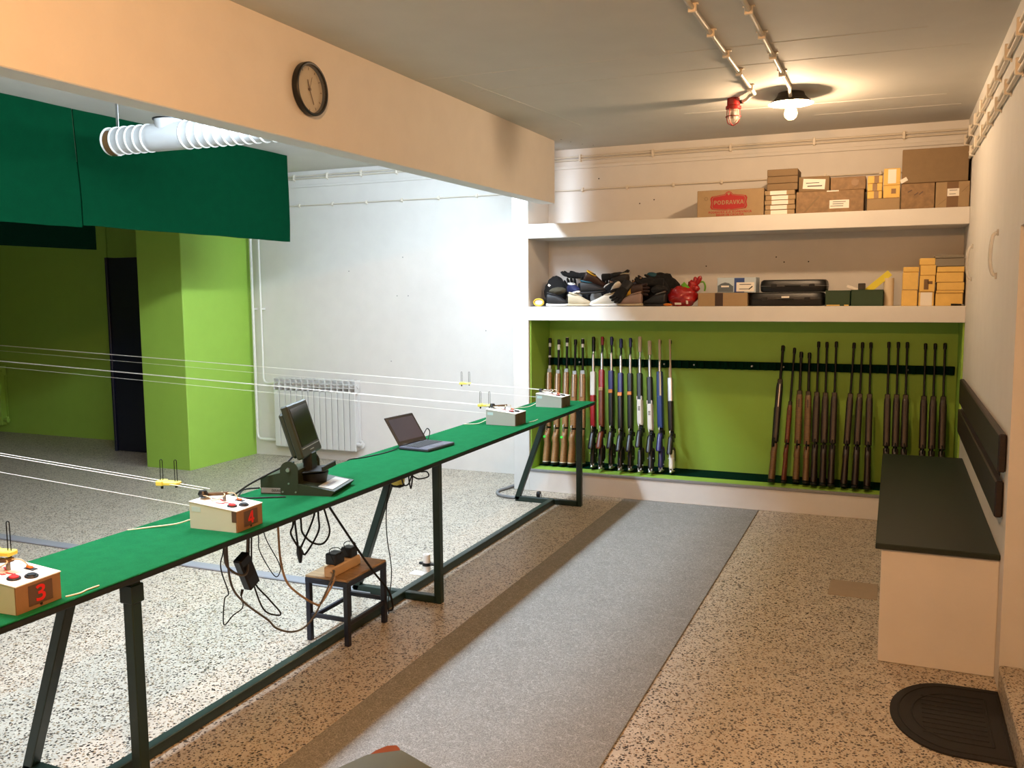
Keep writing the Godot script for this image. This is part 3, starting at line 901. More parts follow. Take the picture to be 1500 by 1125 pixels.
func build_table_things() -> void:
	var hb: Material = mats["box hardboard"]
	var hd: Material = mats["box dark hardboard"]
	control_box(Vector3(-2.235, TABLE_H, -1.648), 3, "3", "white control box numbered 3 in red on its brown front", hb, mats["box white"], mats["plate brown"], 0.145)
	control_box(Vector3(-2.24, TABLE_H, -2.525), 2, "4", "white control box numbered 4 in red with a torn corner", hb, mats["box white"], mats["plate brown"], 0.145)
	control_box(Vector3(-2.29, TABLE_H, -5.21), -1, "", "grey control box on the table just beyond the laptop", hd, mats["box grey"], mats["plate brown"], 0.16)
	control_box(Vector3(-2.315, TABLE_H, -6.14), -2, "", "grey control box at the table end in front of the rifles", hd, mats["box grey"], mats["plate brown"], 0.16)
	# --- scoring machine
	var g: Material = mats["machine green"]
	var s := thing("scoring_machine", "olive green target scoring machine with tilted monitor on the table", "machine", Vector3(-2.334, TABLE_H, -3.138), 13.4)
	obj("housing", M().prism(PackedVector2Array([Vector2(-0.16, 0), Vector2(0.01, 0), Vector2(0.01, 0.105), Vector2(-0.06, 0.095), Vector2(-0.16, 0.07)]), 0.22), g, s)
	obj("ramp", M().prism(PackedVector2Array([Vector2(0.01, 0), Vector2(0.158, 0), Vector2(0.175, 0.022), Vector2(0.01, 0.05)]), 0.24), g, s)
	var wa := -atan2(0.028, 0.165)
	obj("instruction_card", M().at(Vector3(0.128, 0.0315, 0.0), Basis(Vector3.BACK, wa)).box(Vector3.ZERO, Vector3(0.065, 0.002, 0.20)), mats["box grey"], s)
	obj("display_strip", M().at(Vector3(0.122, 0.033, 0.02), Basis(Vector3.BACK, wa)).box(Vector3.ZERO, Vector3(0.014, 0.002, 0.09)), mats["pipe grey"], s)
	for z in [0.118, -0.118]:
		var pl := PackedVector2Array([Vector2(-0.065, 0.0), Vector2(0.015, 0.0)])
		for i in 13:
			var a := PI * i / 12
			pl.append(Vector2(-0.025 + 0.04 * cos(a), 0.105 + 0.04 * sin(a)))
		var br := obj("side_bracket", M().at(Vector3(0, 0, z)).prism(pl, 0.006), g, s)
		obj("bolt", M().cyl(Vector3(-0.028, 0.108, z), Vector3(-0.028, 0.108, z + signf(z) * 0.010), 0.0105, 0.008, 14), mats["steel bright"], br)
		for q in [[-0.027, 0.05], [-0.055, 0.014], [0.004, 0.014]]:
			obj("bolt", M().cyl(Vector3(q[0], q[1], z), Vector3(q[0], q[1], z + signf(z) * 0.006), 0.004, -1, 10), mats["steel bright"], br)
	var np := obj("name_plate", M().box(Vector3(-0.112, 0.016, 0.1105), Vector3(0.09, 0.022, 0.001)), mats["pipe grey"], s)
	lettering(np, "name_print", "DISAG", 0.011, mats["print dark"], Vector3(-0.088, 0.016, 0.1112))
	obj("monitor_foot", M().at(Vector3(0.035, 0.03, 0.0)).lathe([Vector2(0.0, 0.0), Vector2(0.055, 0.0), Vector2(0.06, 0.03), Vector2(0.065, 0.05), Vector2(0.0, 0.055)], 24), mats["black plastic"], s)
	obj("tray", M().at(Vector3(0.045, 0.09, 0.0), Basis(Vector3.BACK, 0.12)).box(Vector3.ZERO, Vector3(0.12, 0.008, 0.15), 0.003).box(Vector3(0.062, 0.008, 0), Vector3(0.008, 0.022, 0.15), 0.002), mats["machine dark green"], s)
	obj("monitor_neck", M().box(Vector3(0.02, 0.125, 0.0), Vector3(0.04, 0.085, 0.06), 0.004), mats["machine dark green"], s)
	for q in [[-0.03, -0.04], [-0.10, -0.02]]:
		obj("cable_guide", M().box(Vector3(q[0], 0.115 if q[0] > -0.05 else 0.09, -0.08), Vector3(0.018, 0.03, 0.02), 0.002), mats["machine dark green"], s)
	# monitor, its own frame: faces local +z
	var mb := Basis(Vector3.UP, deg_to_rad(108.6 - 13.4)) * Basis(Vector3.RIGHT, deg_to_rad(-17))
	var mo := Vector3(0.022, 0.155, 0.0)
	var mon := obj("monitor", M().at(mo, mb).box(Vector3(0, 0.117, 0), Vector3(0.262, 0.235, 0.03), 0.006).box(Vector3(0, 0.11, -0.026), Vector3(0.23, 0.20, 0.03), 0.01), g, s)
	obj("screen", M().at(mo, mb).box(Vector3(0, 0.132, 0.0155), Vector3(0.218, 0.168, 0.002)), mats["screen dark"], mon)
	obj("trim_line", M().at(mo, mb).box(Vector3(0, 0.038, 0.016), Vector3(0.218, 0.003, 0.003)), mats["aluminium"], mon)
	obj("button_row", M().at(mo, mb).box(Vector3(0.0, 0.022, 0.016), Vector3(0.05, 0.004, 0.003)), mats["aluminium"], mon)
	# --- laptop
	var lp := thing("laptop", "open dark grey laptop on the green table", "laptop", Vector3(-2.345, TABLE_H, -4.25), 84)
	obj("base", M().box(Vector3(0, 0.010, 0), Vector3(0.26, 0.016, 0.195), 0.004), mats["laptop body"], lp)
	obj("keyboard", M().box(Vector3(0, 0.0185, -0.026), Vector3(0.238, 0.0015, 0.104)), mats["laptop body"], lp)
	var keym := M().box(Vector3.ZERO, Vector3(0.0132, 0.0025, 0.0135), 0.001).done()
	for r in 6:
		for c in 14:
			obj("key", keym, mats["laptop key"], lp, Vector3(-0.1066 + c * 0.0164, 0.020, -0.0685 + r * 0.017))
	obj("touchpad", M().box(Vector3(0, 0.0185, 0.06), Vector3(0.075, 0.001, 0.046)), mat("touchpad", Color(0.26, 0.26, 0.31), 0.35), lp)
	var lb := Basis(Vector3.RIGHT, deg_to_rad(-34))
	var lo := Vector3(0, 0.018, -0.094)
	var lid := obj("lid", M().at(lo, lb).box(Vector3(0, 0.089, 0), Vector3(0.26, 0.178, 0.008), 0.003), mats["black plastic"], lp)
	obj("screen", M().at(lo, lb).box(Vector3(0, 0.092, 0.0045), Vector3(0.226, 0.137, 0.0012)), mats["laptop screen"], lid)
	for x in [-0.08, 0.08]:
		obj("hinge", M().cyl(Vector3(x - 0.02, 0.018, -0.094), Vector3(x + 0.02, 0.018, -0.094), 0.006, -1, 10), mats["black plastic"], lp)
	tag(obj("laptop_cable", M().tube(smooth([Vector3(-2.46, 0.806, -4.12), Vector3(-2.47, 0.803, -4.0), Vector3(-2.50, 0.803, -3.86), Vector3(-2.545, 0.80, -3.78), Vector3(-2.548, 0.77, -3.77), Vector3(-2.535, 0.70, -3.78)], 6), 0.003, 6), mats["black rubber"]), "black cable leading from the laptop over the table edge", "cable")
	tag(obj("cable_loop", M().tube(smooth([Vector3(-2.455, 0.812, -4.40), Vector3(-2.465, 0.84, -4.43), Vector3(-2.47, 0.865, -4.48), Vector3(-2.475, 0.84, -4.52), Vector3(-2.47, 0.805, -4.49), Vector3(-2.46, 0.803, -4.44)], 6), 0.003, 6), mats["black rubber"]), "small black cable loop behind the laptop hinge", "cable")
	# cables of the scoring machine
	tag(obj("machine_cable", M().tube(smooth([Vector3(-2.36, 0.97, -3.12), Vector3(-2.39, 0.915, -3.06), Vector3(-2.42, 0.89, -3.0), Vector3(-2.48, 0.85, -2.94), Vector3(-2.52, 0.815, -2.90), Vector3(-2.535, 0.803, -2.86)], 6), 0.004, 7), mats["black rubber"]), "black monitor cable sagging behind the scoring machine", "cable")
	tag(obj("machine_cable", M().tube(smooth([Vector3(-2.50, 0.815, -3.03), Vector3(-2.525, 0.82, -2.96), Vector3(-2.50, 0.806, -2.90), Vector3(-2.45, 0.803, -2.90), Vector3(-2.36, 0.803, -2.95), Vector3(-2.32, 0.803, -2.975)], 6), 0.0035, 7), mats["black rubber"]), "black power cable lying before the scoring machine", "cable")
	# cords lying by the boxes
	tag(obj("box_cord", M().tube(smooth([Vector3(-2.345, 0.83, -2.46), Vector3(-2.40, 0.812, -2.44), Vector3(-2.47, 0.804, -2.40), Vector3(-2.535, 0.80, -2.34)], 6), 0.003, 6), mats["cord cream"]), "cream cord running back from box 4", "cord")
	tag(obj("box_cord", M().tube(smooth([Vector3(-2.13, 0.802, -1.735), Vector3(-2.115, 0.803, -1.77), Vector3(-2.12, 0.803, -1.80), Vector3(-2.118, 0.803, -1.84)], 6), 0.0025, 6), mats["cord cream"]), "short cream cord end beside box 3", "cord")
	tag(obj("box_cord", M().tube(smooth([Vector3(-2.40, 0.83, -5.16), Vector3(-2.45, 0.805, -5.12), Vector3(-2.53, 0.803, -5.08)], 6), 0.003, 6), mats["cord cream"]), "cream cord behind the box beyond the laptop", "cord")
	tag(obj("box_cord", M().tube(smooth([Vector3(-2.42, 0.83, -6.10), Vector3(-2.46, 0.805, -6.02), Vector3(-2.53, 0.803, -5.92)], 6), 0.003, 6), mats["cord cream"]), "cream cord behind the box at the table end", "cord")
	tag(obj("box_cord", M().tube(smooth([Vector3(-2.165, 0.803, -5.30), Vector3(-2.155, 0.803, -5.36), Vector3(-2.16, 0.803, -5.44)], 6), 0.0025, 6), mats["cord cream"]), "short cream cord end beside the box beyond the laptop", "cord")

func wire(called: String, label: String, pts: Array, r: float, m: Material) -> Node:
	return tag(obj(called, M().tube(smooth(pts, 6), r, 7), m), label, "cable")

func build_stool_and_cables() -> void:
	var nv: Material = mats["steel navy paint"]
	var s := thing("stool", "small navy steel stool with a plywood top under the table", "stool", Vector3(-2.415, 0, -3.545))
	obj("seat", M().box(Vector3(0, 0.316, 0), Vector3(0.235, 0.012, 0.35), 0.003), mats["stool plywood"], s)
	obj("seat_frame", M().box(Vector3(-0.108, 0.297, 0), Vector3(0.022, 0.026, 0.35), 0.002).box(Vector3(0.108, 0.297, 0), Vector3(0.022, 0.026, 0.35), 0.002).box(Vector3(0, 0.297, -0.164), Vector3(0.20, 0.026, 0.022), 0.002).box(Vector3(0, 0.297, 0.164), Vector3(0.20, 0.026, 0.022), 0.002), nv, s)
	for x in [-0.106, 0.106]:
		for z in [-0.162, 0.162]:
			obj("leg", M().box(Vector3(x, 0.143, z), Vector3(0.025, 0.286, 0.025), 0.002), nv, s)
	for x in [-0.106, 0.106]:
		obj("stretcher", M().box(Vector3(x, 0.105, 0), Vector3(0.016, 0.02, 0.30), 0.002), nv, s)
	for z in [-0.162, 0.162]:
		obj("stretcher", M().box(Vector3(0, 0.125, z), Vector3(0.19, 0.02, 0.016), 0.002), nv, s)
	var p := thing("power_strip", "beige power strip with outlets on the stool", "power strip", Vector3(-2.40, 0.322, -3.49), 0)
	obj("body", M().box(Vector3(0, 0.025, 0), Vector3(0.052, 0.05, 0.24), 0.006), mat("strip beige", Color(0.78, 0.66, 0.50), 0.5), p)
	for z in [-0.08, -0.03, 0.02, 0.07]:
		obj("outlet", M().at(Vector3(0, 0.05, z)).lathe([Vector2(0, 0.001), Vector2(0.017, 0.001), Vector2(0.019, 0.003), Vector2(0.021, 0.0)], 18), mat("strip beige", Color.WHITE), p)
	for q in [["black plug adapter at the near end of the power strip", 0.055, 0.055, 0.075], ["black plug adapter at the far end of the power strip", -0.065, 0.05, 0.06]]:
		var a := thing("plug_adapter", q[0], "adapter", Vector3(-2.40, 0.373, -3.49 + q[1]))
		obj("body", M().box(Vector3(-0.005, q[2] / 2, 0), Vector3(0.062, q[2], q[3]), 0.006), mats["black plastic"], a)
		obj("lead", M().tube(smooth([Vector3(0.02, 0.04, 0.0), Vector3(0.04, 0.07, 0.01), Vector3(0.02, 0.085, 0.02), Vector3(0.0, 0.075, 0.05), Vector3(0.035, 0.02, 0.06)], 5), 0.002, 6), mats["black rubber"], a)
	# power brick hanging under the table with its leads
	var bk := thing("power_brick", "black power brick hanging on its lead under the table", "adapter", Vector3(-2.33, 0.556, -2.727))
	obj("body", M().at(Vector3.ZERO, Basis(Vector3.RIGHT, 0.42)).box(Vector3.ZERO, Vector3(0.04, 0.15, 0.065), 0.006), mats["black plastic"], bk)
	obj("label_sticker", M().at(Vector3.ZERO, Basis(Vector3.RIGHT, 0.42)).box(Vector3(0.0203, 0.01, 0), Vector3(0.0008, 0.06, 0.04)), mats["print dark"], bk)
	obj("strain_relief", M().cyl(Vector3(0, -0.066, 0.028), Vector3(0, -0.09, 0.038), 0.006, 0.004), mats["black plastic"], bk)
	var X := -2.33
	wire("hanging_cable", "grey cable loop round the hanging power brick", [Vector3(X, 0.75, -2.60), Vector3(X, 0.673, -2.607), Vector3(X, 0.608, -2.617), Vector3(X + .03, 0.567, -2.650), Vector3(X + .03, 0.566, -2.695), Vector3(X, 0.627, -2.735), Vector3(X, 0.72, -2.74), Vector3(X, 0.762, -2.72)], 0.005, mats["cord grey"])
	wire("hanging_cable", "long grey cable swinging from the table to the stool", [Vector3(X, 0.765, -2.63), Vector3(X, 0.663, -2.620), Vector3(X, 0.526, -2.638), Vector3(X, 0.434, -2.706), Vector3(X, 0.314, -2.844), Vector3(X, 0.263, -2.892), Vector3(X, 0.212, -2.984), Vector3(X, 0.195, -3.072), Vector3(X, 0.220, -3.154), Vector3(X, 0.292, -3.241), Vector3(X - .02, 0.361, -3.347), Vector3(X - .06, 0.35, -3.385)], 0.0045, mats["cord grey"])
	wire("hanging_cable", "thin black lead zigzagging below the power brick", [Vector3(X, 0.47, -2.69), Vector3(X, 0.418, -2.696), Vector3(X, 0.405, -2.640), Vector3(X, 0.387, -2.586), Vector3(X, 0.483, -2.596), Vector3(X, 0.501, -2.619), Vector3(X, 0.585, -2.589), Vector3(X, 0.63, -2.583), Vector3(X, 0.673, -2.60), Vector3(X, 0.765, -2.61)], 0.0025, mats["black rubber"])
	wire("hanging_cable", "black cable bight folded beside the power brick", [Vector3(X, 0.765, -2.76), Vector3(X, 0.62, -2.745), Vector3(X, 0.515, -2.758), Vector3(X, 0.370, -2.818), Vector3(X, 0.315, -2.90), Vector3(X, 0.318, -2.925), Vector3(X, 0.406, -2.849), Vector3(X, 0.505, -2.767), Vector3(X, 0.63, -2.76), Vector3(X, 0.765, -2.775)], 0.0035, mats["black rubber"])
	wire("hanging_cable", "beige cable hanging from the table to the power strip", [Vector3(X, 0.765, -2.925), Vector3(X, 0.671, -2.931), Vector3(X, 0.541, -2.939), Vector3(X, 0.434, -2.975), Vector3(X, 0.352, -3.058), Vector3(X, 0.273, -3.168), Vector3(X, 0.264, -3.215), Vector3(X, 0.339, -3.320), Vector3(X - .06, 0.35, -3.375)], 0.005, mats["cord beige"])
	wire("hanging_cable", "thin black lead in a narrow loop under box 4", [Vector3(X, 0.765, -2.80), Vector3(X, 0.67, -2.806), Vector3(X, 0.61, -2.812), Vector3(X, 0.486, -2.895), Vector3(X, 0.489, -2.931), Vector3(X, 0.53, -2.928), Vector3(X, 0.667, -2.845), Vector3(X, 0.765, -2.83)], 0.0022, mats["black rubber"])
	var cc := thing("cable_coil", "coiled black cable with its plug hanging under the scoring machine", "cable")
	for q in [[Vector3(X, 0.765, -3.03), Vector3(X, 0.673, -3.032), Vector3(X, 0.636, -3.013), Vector3(X, 0.579, -3.048), Vector3(X, 0.552, -3.069)], [Vector3(X, 0.765, -3.04), Vector3(X, 0.67, -3.045), Vector3(X, 0.56, -3.06)], [Vector3(X, 0.765, -3.20), Vector3(X, 0.666, -3.177), Vector3(X, 0.556, -3.080)], [Vector3(X, 0.765, -3.21), Vector3(X, 0.664, -3.212), Vector3(X, 0.593, -3.209), Vector3(X, 0.519, -3.112), Vector3(X, 0.541, -3.085)], [Vector3(X, 0.765, -3.08), Vector3(X, 0.667, -3.086), Vector3(X, 0.615, -3.095), Vector3(X, 0.556, -3.160), Vector3(X, 0.530, -3.241), Vector3(X, 0.565, -3.292), Vector3(X, 0.634, -3.277), Vector3(X, 0.765, -3.22)]]:
		obj("turn", M().tube(smooth(q, 6), 0.0045, 7), mats["black rubber"], cc)
	obj("plug", M().loft([[0.565, X, -3.066, 0.010, 0.008], [0.535, X, -3.069, 0.013, 0.012], [0.50, X, -3.071, 0.008, 0.007], [0.49, X, -3.071, 0.006, 0.005]]), mats["black plastic"], cc)
	wire("hanging_cable", "thick black cable slanting straight down past the power strip", [Vector3(-2.30, 0.765, -3.20), Vector3(-2.29, 0.66, -3.275), Vector3(-2.28, 0.454, -3.44), Vector3(-2.28, 0.303, -3.575), Vector3(-2.275, 0.168, -3.70), Vector3(-2.29, 0.06, -3.76), Vector3(-2.36, 0.008, -3.84)], 0.0055, mats["black rubber"])
	wire("hanging_cable", "thin black lead hanging beside the slanted table leg", [Vector3(-2.40, 0.70, -3.95), Vector3(-2.40, 0.53, -3.90), Vector3(-2.40, 0.378, -3.90), Vector3(-2.38, 0.235, -3.90), Vector3(-2.37, 0.146, -3.88), Vector3(-2.36, 0.06, -3.83), Vector3(-2.34, 0.008, -3.80)], 0.0028, mats["black rubber"])
	wire("hanging_cable", "black cables bunched under the table below the laptop", [Vector3(-2.30, 0.762, -3.88), Vector3(-2.30, 0.67, -3.906), Vector3(-2.30, 0.656, -3.957), Vector3(-2.30, 0.70, -4.004), Vector3(-2.31, 0.623, -4.002), Vector3(-2.31, 0.70, -3.985), Vector3(-2.31, 0.66, -4.08), Vector3(-2.31, 0.65, -4.192), Vector3(-2.31, 0.68, -4.178), Vector3(-2.31, 0.70, -4.10), Vector3(-2.31, 0.765, -4.14)], 0.0038, mats["black rubber"])
	var yb := thing("socket_block", "yellow socket block fixed under the table by the slanted leg", "socket", Vector3(-2.40, 0.70, -4.02))
	obj("body", M().loft([[-0.075, 0, 0, 0.022, 0.020], [-0.06, 0, 0, 0.032, 0.028], [0.03, 0, 0, 0.042, 0.036], [0.058, 0, 0, 0.042, 0.036]], 3.5), mats["yellow plastic"], yb)
	obj("strap", M().box(Vector3(0, -0.068, 0), Vector3(0.06, 0.02, 0.05), 0.004), mats["black rubber"], yb)
	# white tube and clamp by the floor rail
	var wt := thing("pipe_stub", "short white pipe stub with a black clamp by the floor rail", "pipe", Vector3(-2.50, 0, -4.5))
	obj("stub", M().lathe([Vector2(0.0, 0.095), Vector2(0.017, 0.095), Vector2(0.017, 0.108), Vector2(0.022, 0.108), Vector2(0.022, 0.0)], 18), mats["white paint"], wt)
	obj("clamp", M().cyl(Vector3(0, 0.04, 0), Vector3(0, 0.058, 0), 0.027, -1, 18).box(Vector3(0.055, 0.05, 0.0), Vector3(0.07, 0.014, 0.02), 0.003).box(Vector3(-0.035, 0.05, 0), Vector3(0.03, 0.016, 0.02), 0.004), mats["black plastic"], wt)
	obj("base_plate", M().box(Vector3(-0.03, 0.003, 0.05), Vector3(0.09, 0.006, 0.07)), mats["white paint"], wt)
	# grey hose by the partition and a castor on the foot bar
	tag(obj("floor_hose", M().tube(smooth([Vector3(-2.885, 0.025, -6.90), Vector3(-2.93, 0.014, -6.72), Vector3(-2.96, 0.014, -6.56), Vector3(-2.90, 0.014, -6.44), Vector3(-2.80, 0.014, -6.40), Vector3(-2.735, 0.014, -6.40)], 6), 0.013, 9), mats["pipe grey"]), "short grey hose curling from the partition foot to the table", "hose")
	var kb := thing("levelling_knob", "dark round levelling knob on the far table foot bar", "knob", Vector3(-2.53, 0.042, -6.37))
	obj("knob", M().cyl(Vector3(-0.008, 0.022, 0), Vector3(0.018, 0.022, 0), 0.022, -1, 16), mats["gun black"], kb)
	obj("post", M().box(Vector3(0.022, 0.012, 0), Vector3(0.012, 0.024, 0.02)), mats["steel bright"], kb)

func build_strings() -> void:
	var S := [[-1.65, -2.27, 0.95, 1.5, "the box marked three"], [-2.53, -2.515, 0.935, 1.52, "the torn box marked four"], [-5.21, -2.44, 0.917, 1.35, "the box beyond the laptop"], [-6.14, -3.04, 0.925, 1.36, "the box at the table end"]]
	for q in S:
		var z: float = q[0]
		var st := thing("target_line", "white target strings running down the range from " + q[4], "string")
		var x0 := -2.33
		var y0: float = q[2] - 0.008
		for dz in [0.014, -0.014]:
			obj("string", M().tube([Vector3(x0, y0, z + dz), Vector3(-13.2, q[3], z + dz)], 0.0015, 5), mats["string white"], st)
		obj("return_string", M().tube([Vector3(-2.36, 0.862, z + 0.02), Vector3(-13.2, q[3] - (0.10 if z > -4.0 else 0.045), z + 0.02)], 0.0012, 5), mats["string white"], st)
		var c := thing("target_carrier", "yellow target carrier with wire clips on the strings of " + q[4], "target carrier", Vector3(q[1], y0 + (x0 - q[1]) / 10.87 * (q[3] - y0), z), 12)
		obj("plate", M().box(Vector3(0, 0, 0), Vector3(0.085, 0.014, 0.036), 0.003).box(Vector3(-0.03, 0.001, 0), Vector3(0.03, 0.019, 0.044), 0.003), mats["yellow plastic"], c)
		for s in [-0.030, 0.030]:
			var cm := M()
			for d in [-0.005, 0.005]:
				cm.tube([Vector3(s + d, 0.0, 0.0), Vector3(s + d, 0.085, 0.0)], 0.0015, 5)
			cm.tube(arc(Vector3(s, 0.085, 0), Vector3.RIGHT, Vector3.UP, 0.005, 0, PI, 6), 0.0015, 5)
			obj("wire_clip", cm, mats["gun black"], c)
		obj("stud", M().cyl(Vector3(-0.03, -0.008, 0), Vector3(-0.03, -0.022, 0), 0.005).cyl(Vector3(0.03, -0.006, 0), Vector3(0.03, -0.016, 0), 0.005), mats["black plastic"], c)

# ------------------------------------------------------------------ rifles
func colour(key: String) -> Material:
	var C := {"black": "gun black", "matte": "black plastic", "silver": "aluminium", "wood": "stock beech", "light": "stock light", "walnut": "stock walnut", "orange": "stock orange"}
	if C.has(key):
		return mats[C[key]]
	match key:
		"red": return mat("rifle red", Color(0.55, 0.06, 0.09), 0.35)
		"navy": return mat("rifle navy", Color(0.10, 0.10, 0.36), 0.35)
		"blue": return mat("rifle blue", Color(0.13, 0.24, 0.46), 0.4)
		"white": return mat("rifle white", Color(0.82, 0.81, 0.78), 0.4)
		"beige": return mat("rifle beige", Color(0.76, 0.68, 0.56), 0.45)
		"copper": return mat("rifle copper", Color(0.75, 0.45, 0.22), 0.35, 0.5)
	return mats["black plastic"]

func rifle_at(label: String, mx: float, my: float, bx: float, bz: float, group: String) -> Array:
	var butt := Vector3(bx, 0.188, minf(bz, -6.86))
	var muz := Vector3(mx, my, -7.135)
	var t := thing("air_rifle", label, "rifle", butt, 0, group)
	var y := (muz - butt).normalized()
	var z := (Vector3.BACK - y * y.z).normalized()
	t.transform.basis = Basis(y.cross(z), y, z)
	return [t, (muz - butt).length()]

func target_rifle(label: String, s: Dictionary) -> void:   # modern match rifle: sleeve, barrel, cylinder, blocks, adjustable butt
	var ra := rifle_at(label, s.p[0], s.p[1], s.p[2], s.p[3], "match air rifles in the rack")
	var t: Node3D = ra[0]
	var L: float = ra[1]
	var Y := func(f: float) -> float: return L * (1.0 - f)
	var c: Array = s.c     # sleeve, barrel, mid, block 1, block 2, butt
	var f: Array = s.f     # where each ends, as a share from the muzzle
	obj("muzzle_sleeve", M().cyl(Vector3(0, Y.call(f[0]), 0), Vector3(0, L - 0.004, 0), s.get("rm", 0.0145)).cyl(Vector3(0, L - 0.004, 0), Vector3(0, L, 0), s.get("rm", 0.0145), 0.009), colour(c[0]), t)
	obj("front_sight", M().box(Vector3(0, L - 0.02, -0.02), Vector3(0.018, 0.03, 0.02), 0.003), mats["gun black"], t)
	obj("barrel", M().cyl(Vector3(0, Y.call(f[3] - 0.05), 0), Vector3(0, Y.call(f[0]), 0), 0.0085), colour(c[1]), t)
	obj("air_cylinder", M().cyl(Vector3(0, Y.call(f[2]) - 0.02, 0.012), Vector3(0, Y.call(f[1]), 0.012), s.get("rc", 0.0125)).cyl(Vector3(0, Y.call(f[1]), 0.012), Vector3(0, Y.call(f[1]) + 0.012, 0.012), s.get("rc", 0.0125), 0.008), colour(c[2]), t)
	var w: float = s.get("w", 0.0215)
	obj("fore_end", M().loft([[Y.call(f[3]), 0, 0.012, w, 0.03], [Y.call(f[2]) - 0.006, 0, 0.012, w, 0.028], [Y.call(f[2]), 0, 0.012, w - 0.004, 0.022]], 5.0), colour(c[3]), t)
	var st := obj("stock", M().loft([[Y.call(f[4]), 0, 0.008, w - 0.002, 0.026], [Y.call(f[4]) + 0.03, 0, 0.01, w, 0.034], [Y.call(f[3]) - 0.008, 0, 0.012, w, 0.036], [Y.call(f[3]), 0, 0.012, w - 0.002, 0.03]], 4.0), colour(c[4]), t)
	if s.has("riser"):
		obj("hand_riser", M().box(Vector3(0, Y.call(f[3]) - 0.014, 0.044), Vector3(w * 1.7, 0.032, 0.012), 0.003), colour(s.riser), st)
	if s.has("slots"):
		for k in 3:
			obj("slot", M().box(Vector3(0, Y.call(lerpf(f[3], f[4], 0.3)) - k * 0.012, 0.0475), Vector3(0.018, 0.005, 0.002)), mats["print dark"], st)
		for sx in [-1, 1]:
			obj("fork", M().box(Vector3(sx * 0.018, Y.call(f[3]) + 0.012, 0.03), Vector3(0.008, 0.034, 0.03), 0.003), colour(c[4]), st)
	if s.has("strip"):
		obj("inlay_strip", M().box(Vector3(0.01, Y.call((f[2] + f[3]) / 2), 0.043), Vector3(0.014, L * (f[3] - f[2]) * 0.98, 0.004), 0.001), colour(s.strip), t)
	# trigger guard
	var g := Y.call(f[4] + 0.025) as float
	obj("trigger_guard", M().tube([Vector3(0, g + 0.035, 0.03), Vector3(0, g + 0.028, 0.062), Vector3(0, g - 0.012, 0.064), Vector3(0, g - 0.02, 0.03)], 0.004, 6), mats["aluminium"], t)
	obj("trigger", M().box(Vector3(0, g + 0.006, 0.04), Vector3(0.007, 0.008, 0.026), 0.002), mats["steel bright"], t)
	obj("receiver", M().box(Vector3(0, Y.call(f[4]) + 0.01, -0.022), Vector3(0.028, 0.20, 0.03), 0.004), mats["gun black"], t)
	obj("rear_sight", M().cyl(Vector3(0, Y.call(f[4]) - 0.055, -0.05), Vector3(0, Y.call(f[4]) - 0.02, -0.05), 0.019, -1, 16), mats["gun black"], t)
	# grip, butt rail, cheek piece, hooked butt plate
	obj("grip", M().loft([[g - 0.16, 0, 0.095, 0.018, 0.016], [g - 0.145, 0, 0.09, 0.023, 0.022], [g - 0.08, 0, 0.062, 0.02, 0.024], [g - 0.035, 0, 0.034, 0.022, 0.028], [g - 0.015, 0, 0.02, 0.018, 0.028]], 2.6), colour(s.get("grip", "matte")), t)
	var b0 := Y.call(f[4] + 0.02) as float
	obj("butt_rail", M().box(Vector3(0, (b0 + 0.05) / 2, -0.002), Vector3(0.02, b0 - 0.05, 0.022), 0.004), colour(c[5]), t)
	obj("cheek_piece", M().loft([[0.085, 0, -0.018, 0.016, 0.014], [0.10, 0, -0.02, 0.023, 0.022], [0.19, 0, -0.02, 0.023, 0.022], [0.205, 0, -0.018, 0.016, 0.014]], 3.0), colour(s.get("cheek", "matte")), t)
	obj("butt_block", M().loft([[0.035, 0, 0.02, 0.018, 0.038], [0.05, 0, 0.02, 0.021, 0.042], [0.17, 0, 0.015, 0.019, 0.03], [0.185, 0, 0.01, 0.014, 0.022]], 3.2), colour(s.get("butt", "matte")), t)
	for k in 2:
		obj("adjuster", M().cyl(Vector3(-0.008 + k * 0.016, 0.008, 0.012 + k * 0.02), Vector3(-0.008 + k * 0.016, 0.05, 0.012 + k * 0.02), 0.0045, -1, 8), mats["steel bright"], t)
	obj("thumb_screw", M().cyl(Vector3(-0.026, 0.09 + 0.03 * sin(s.p[0] * 40.0), 0.03), Vector3(0.026, 0.09 + 0.03 * sin(s.p[0] * 40.0), 0.03), 0.006, -1, 10), mats["steel bright"], t)
	obj("butt_plate", M().loft([[-0.002, 0.0, 0.055, 0.004, 0.006], [0.004, 0, 0.03, 0.014, 0.05], [0.012, 0, 0.012, 0.017, 0.06], [0.02, 0, 0.012, 0.014, 0.055]], 3.0).box(Vector3(0.012, 0.035, 0.045), Vector3(0.01, 0.03, 0.012), 0.002).box(Vector3(-0.01, 0.028, 0.05), Vector3(0.008, 0.022, 0.012), 0.002), mats["aluminium"], t)

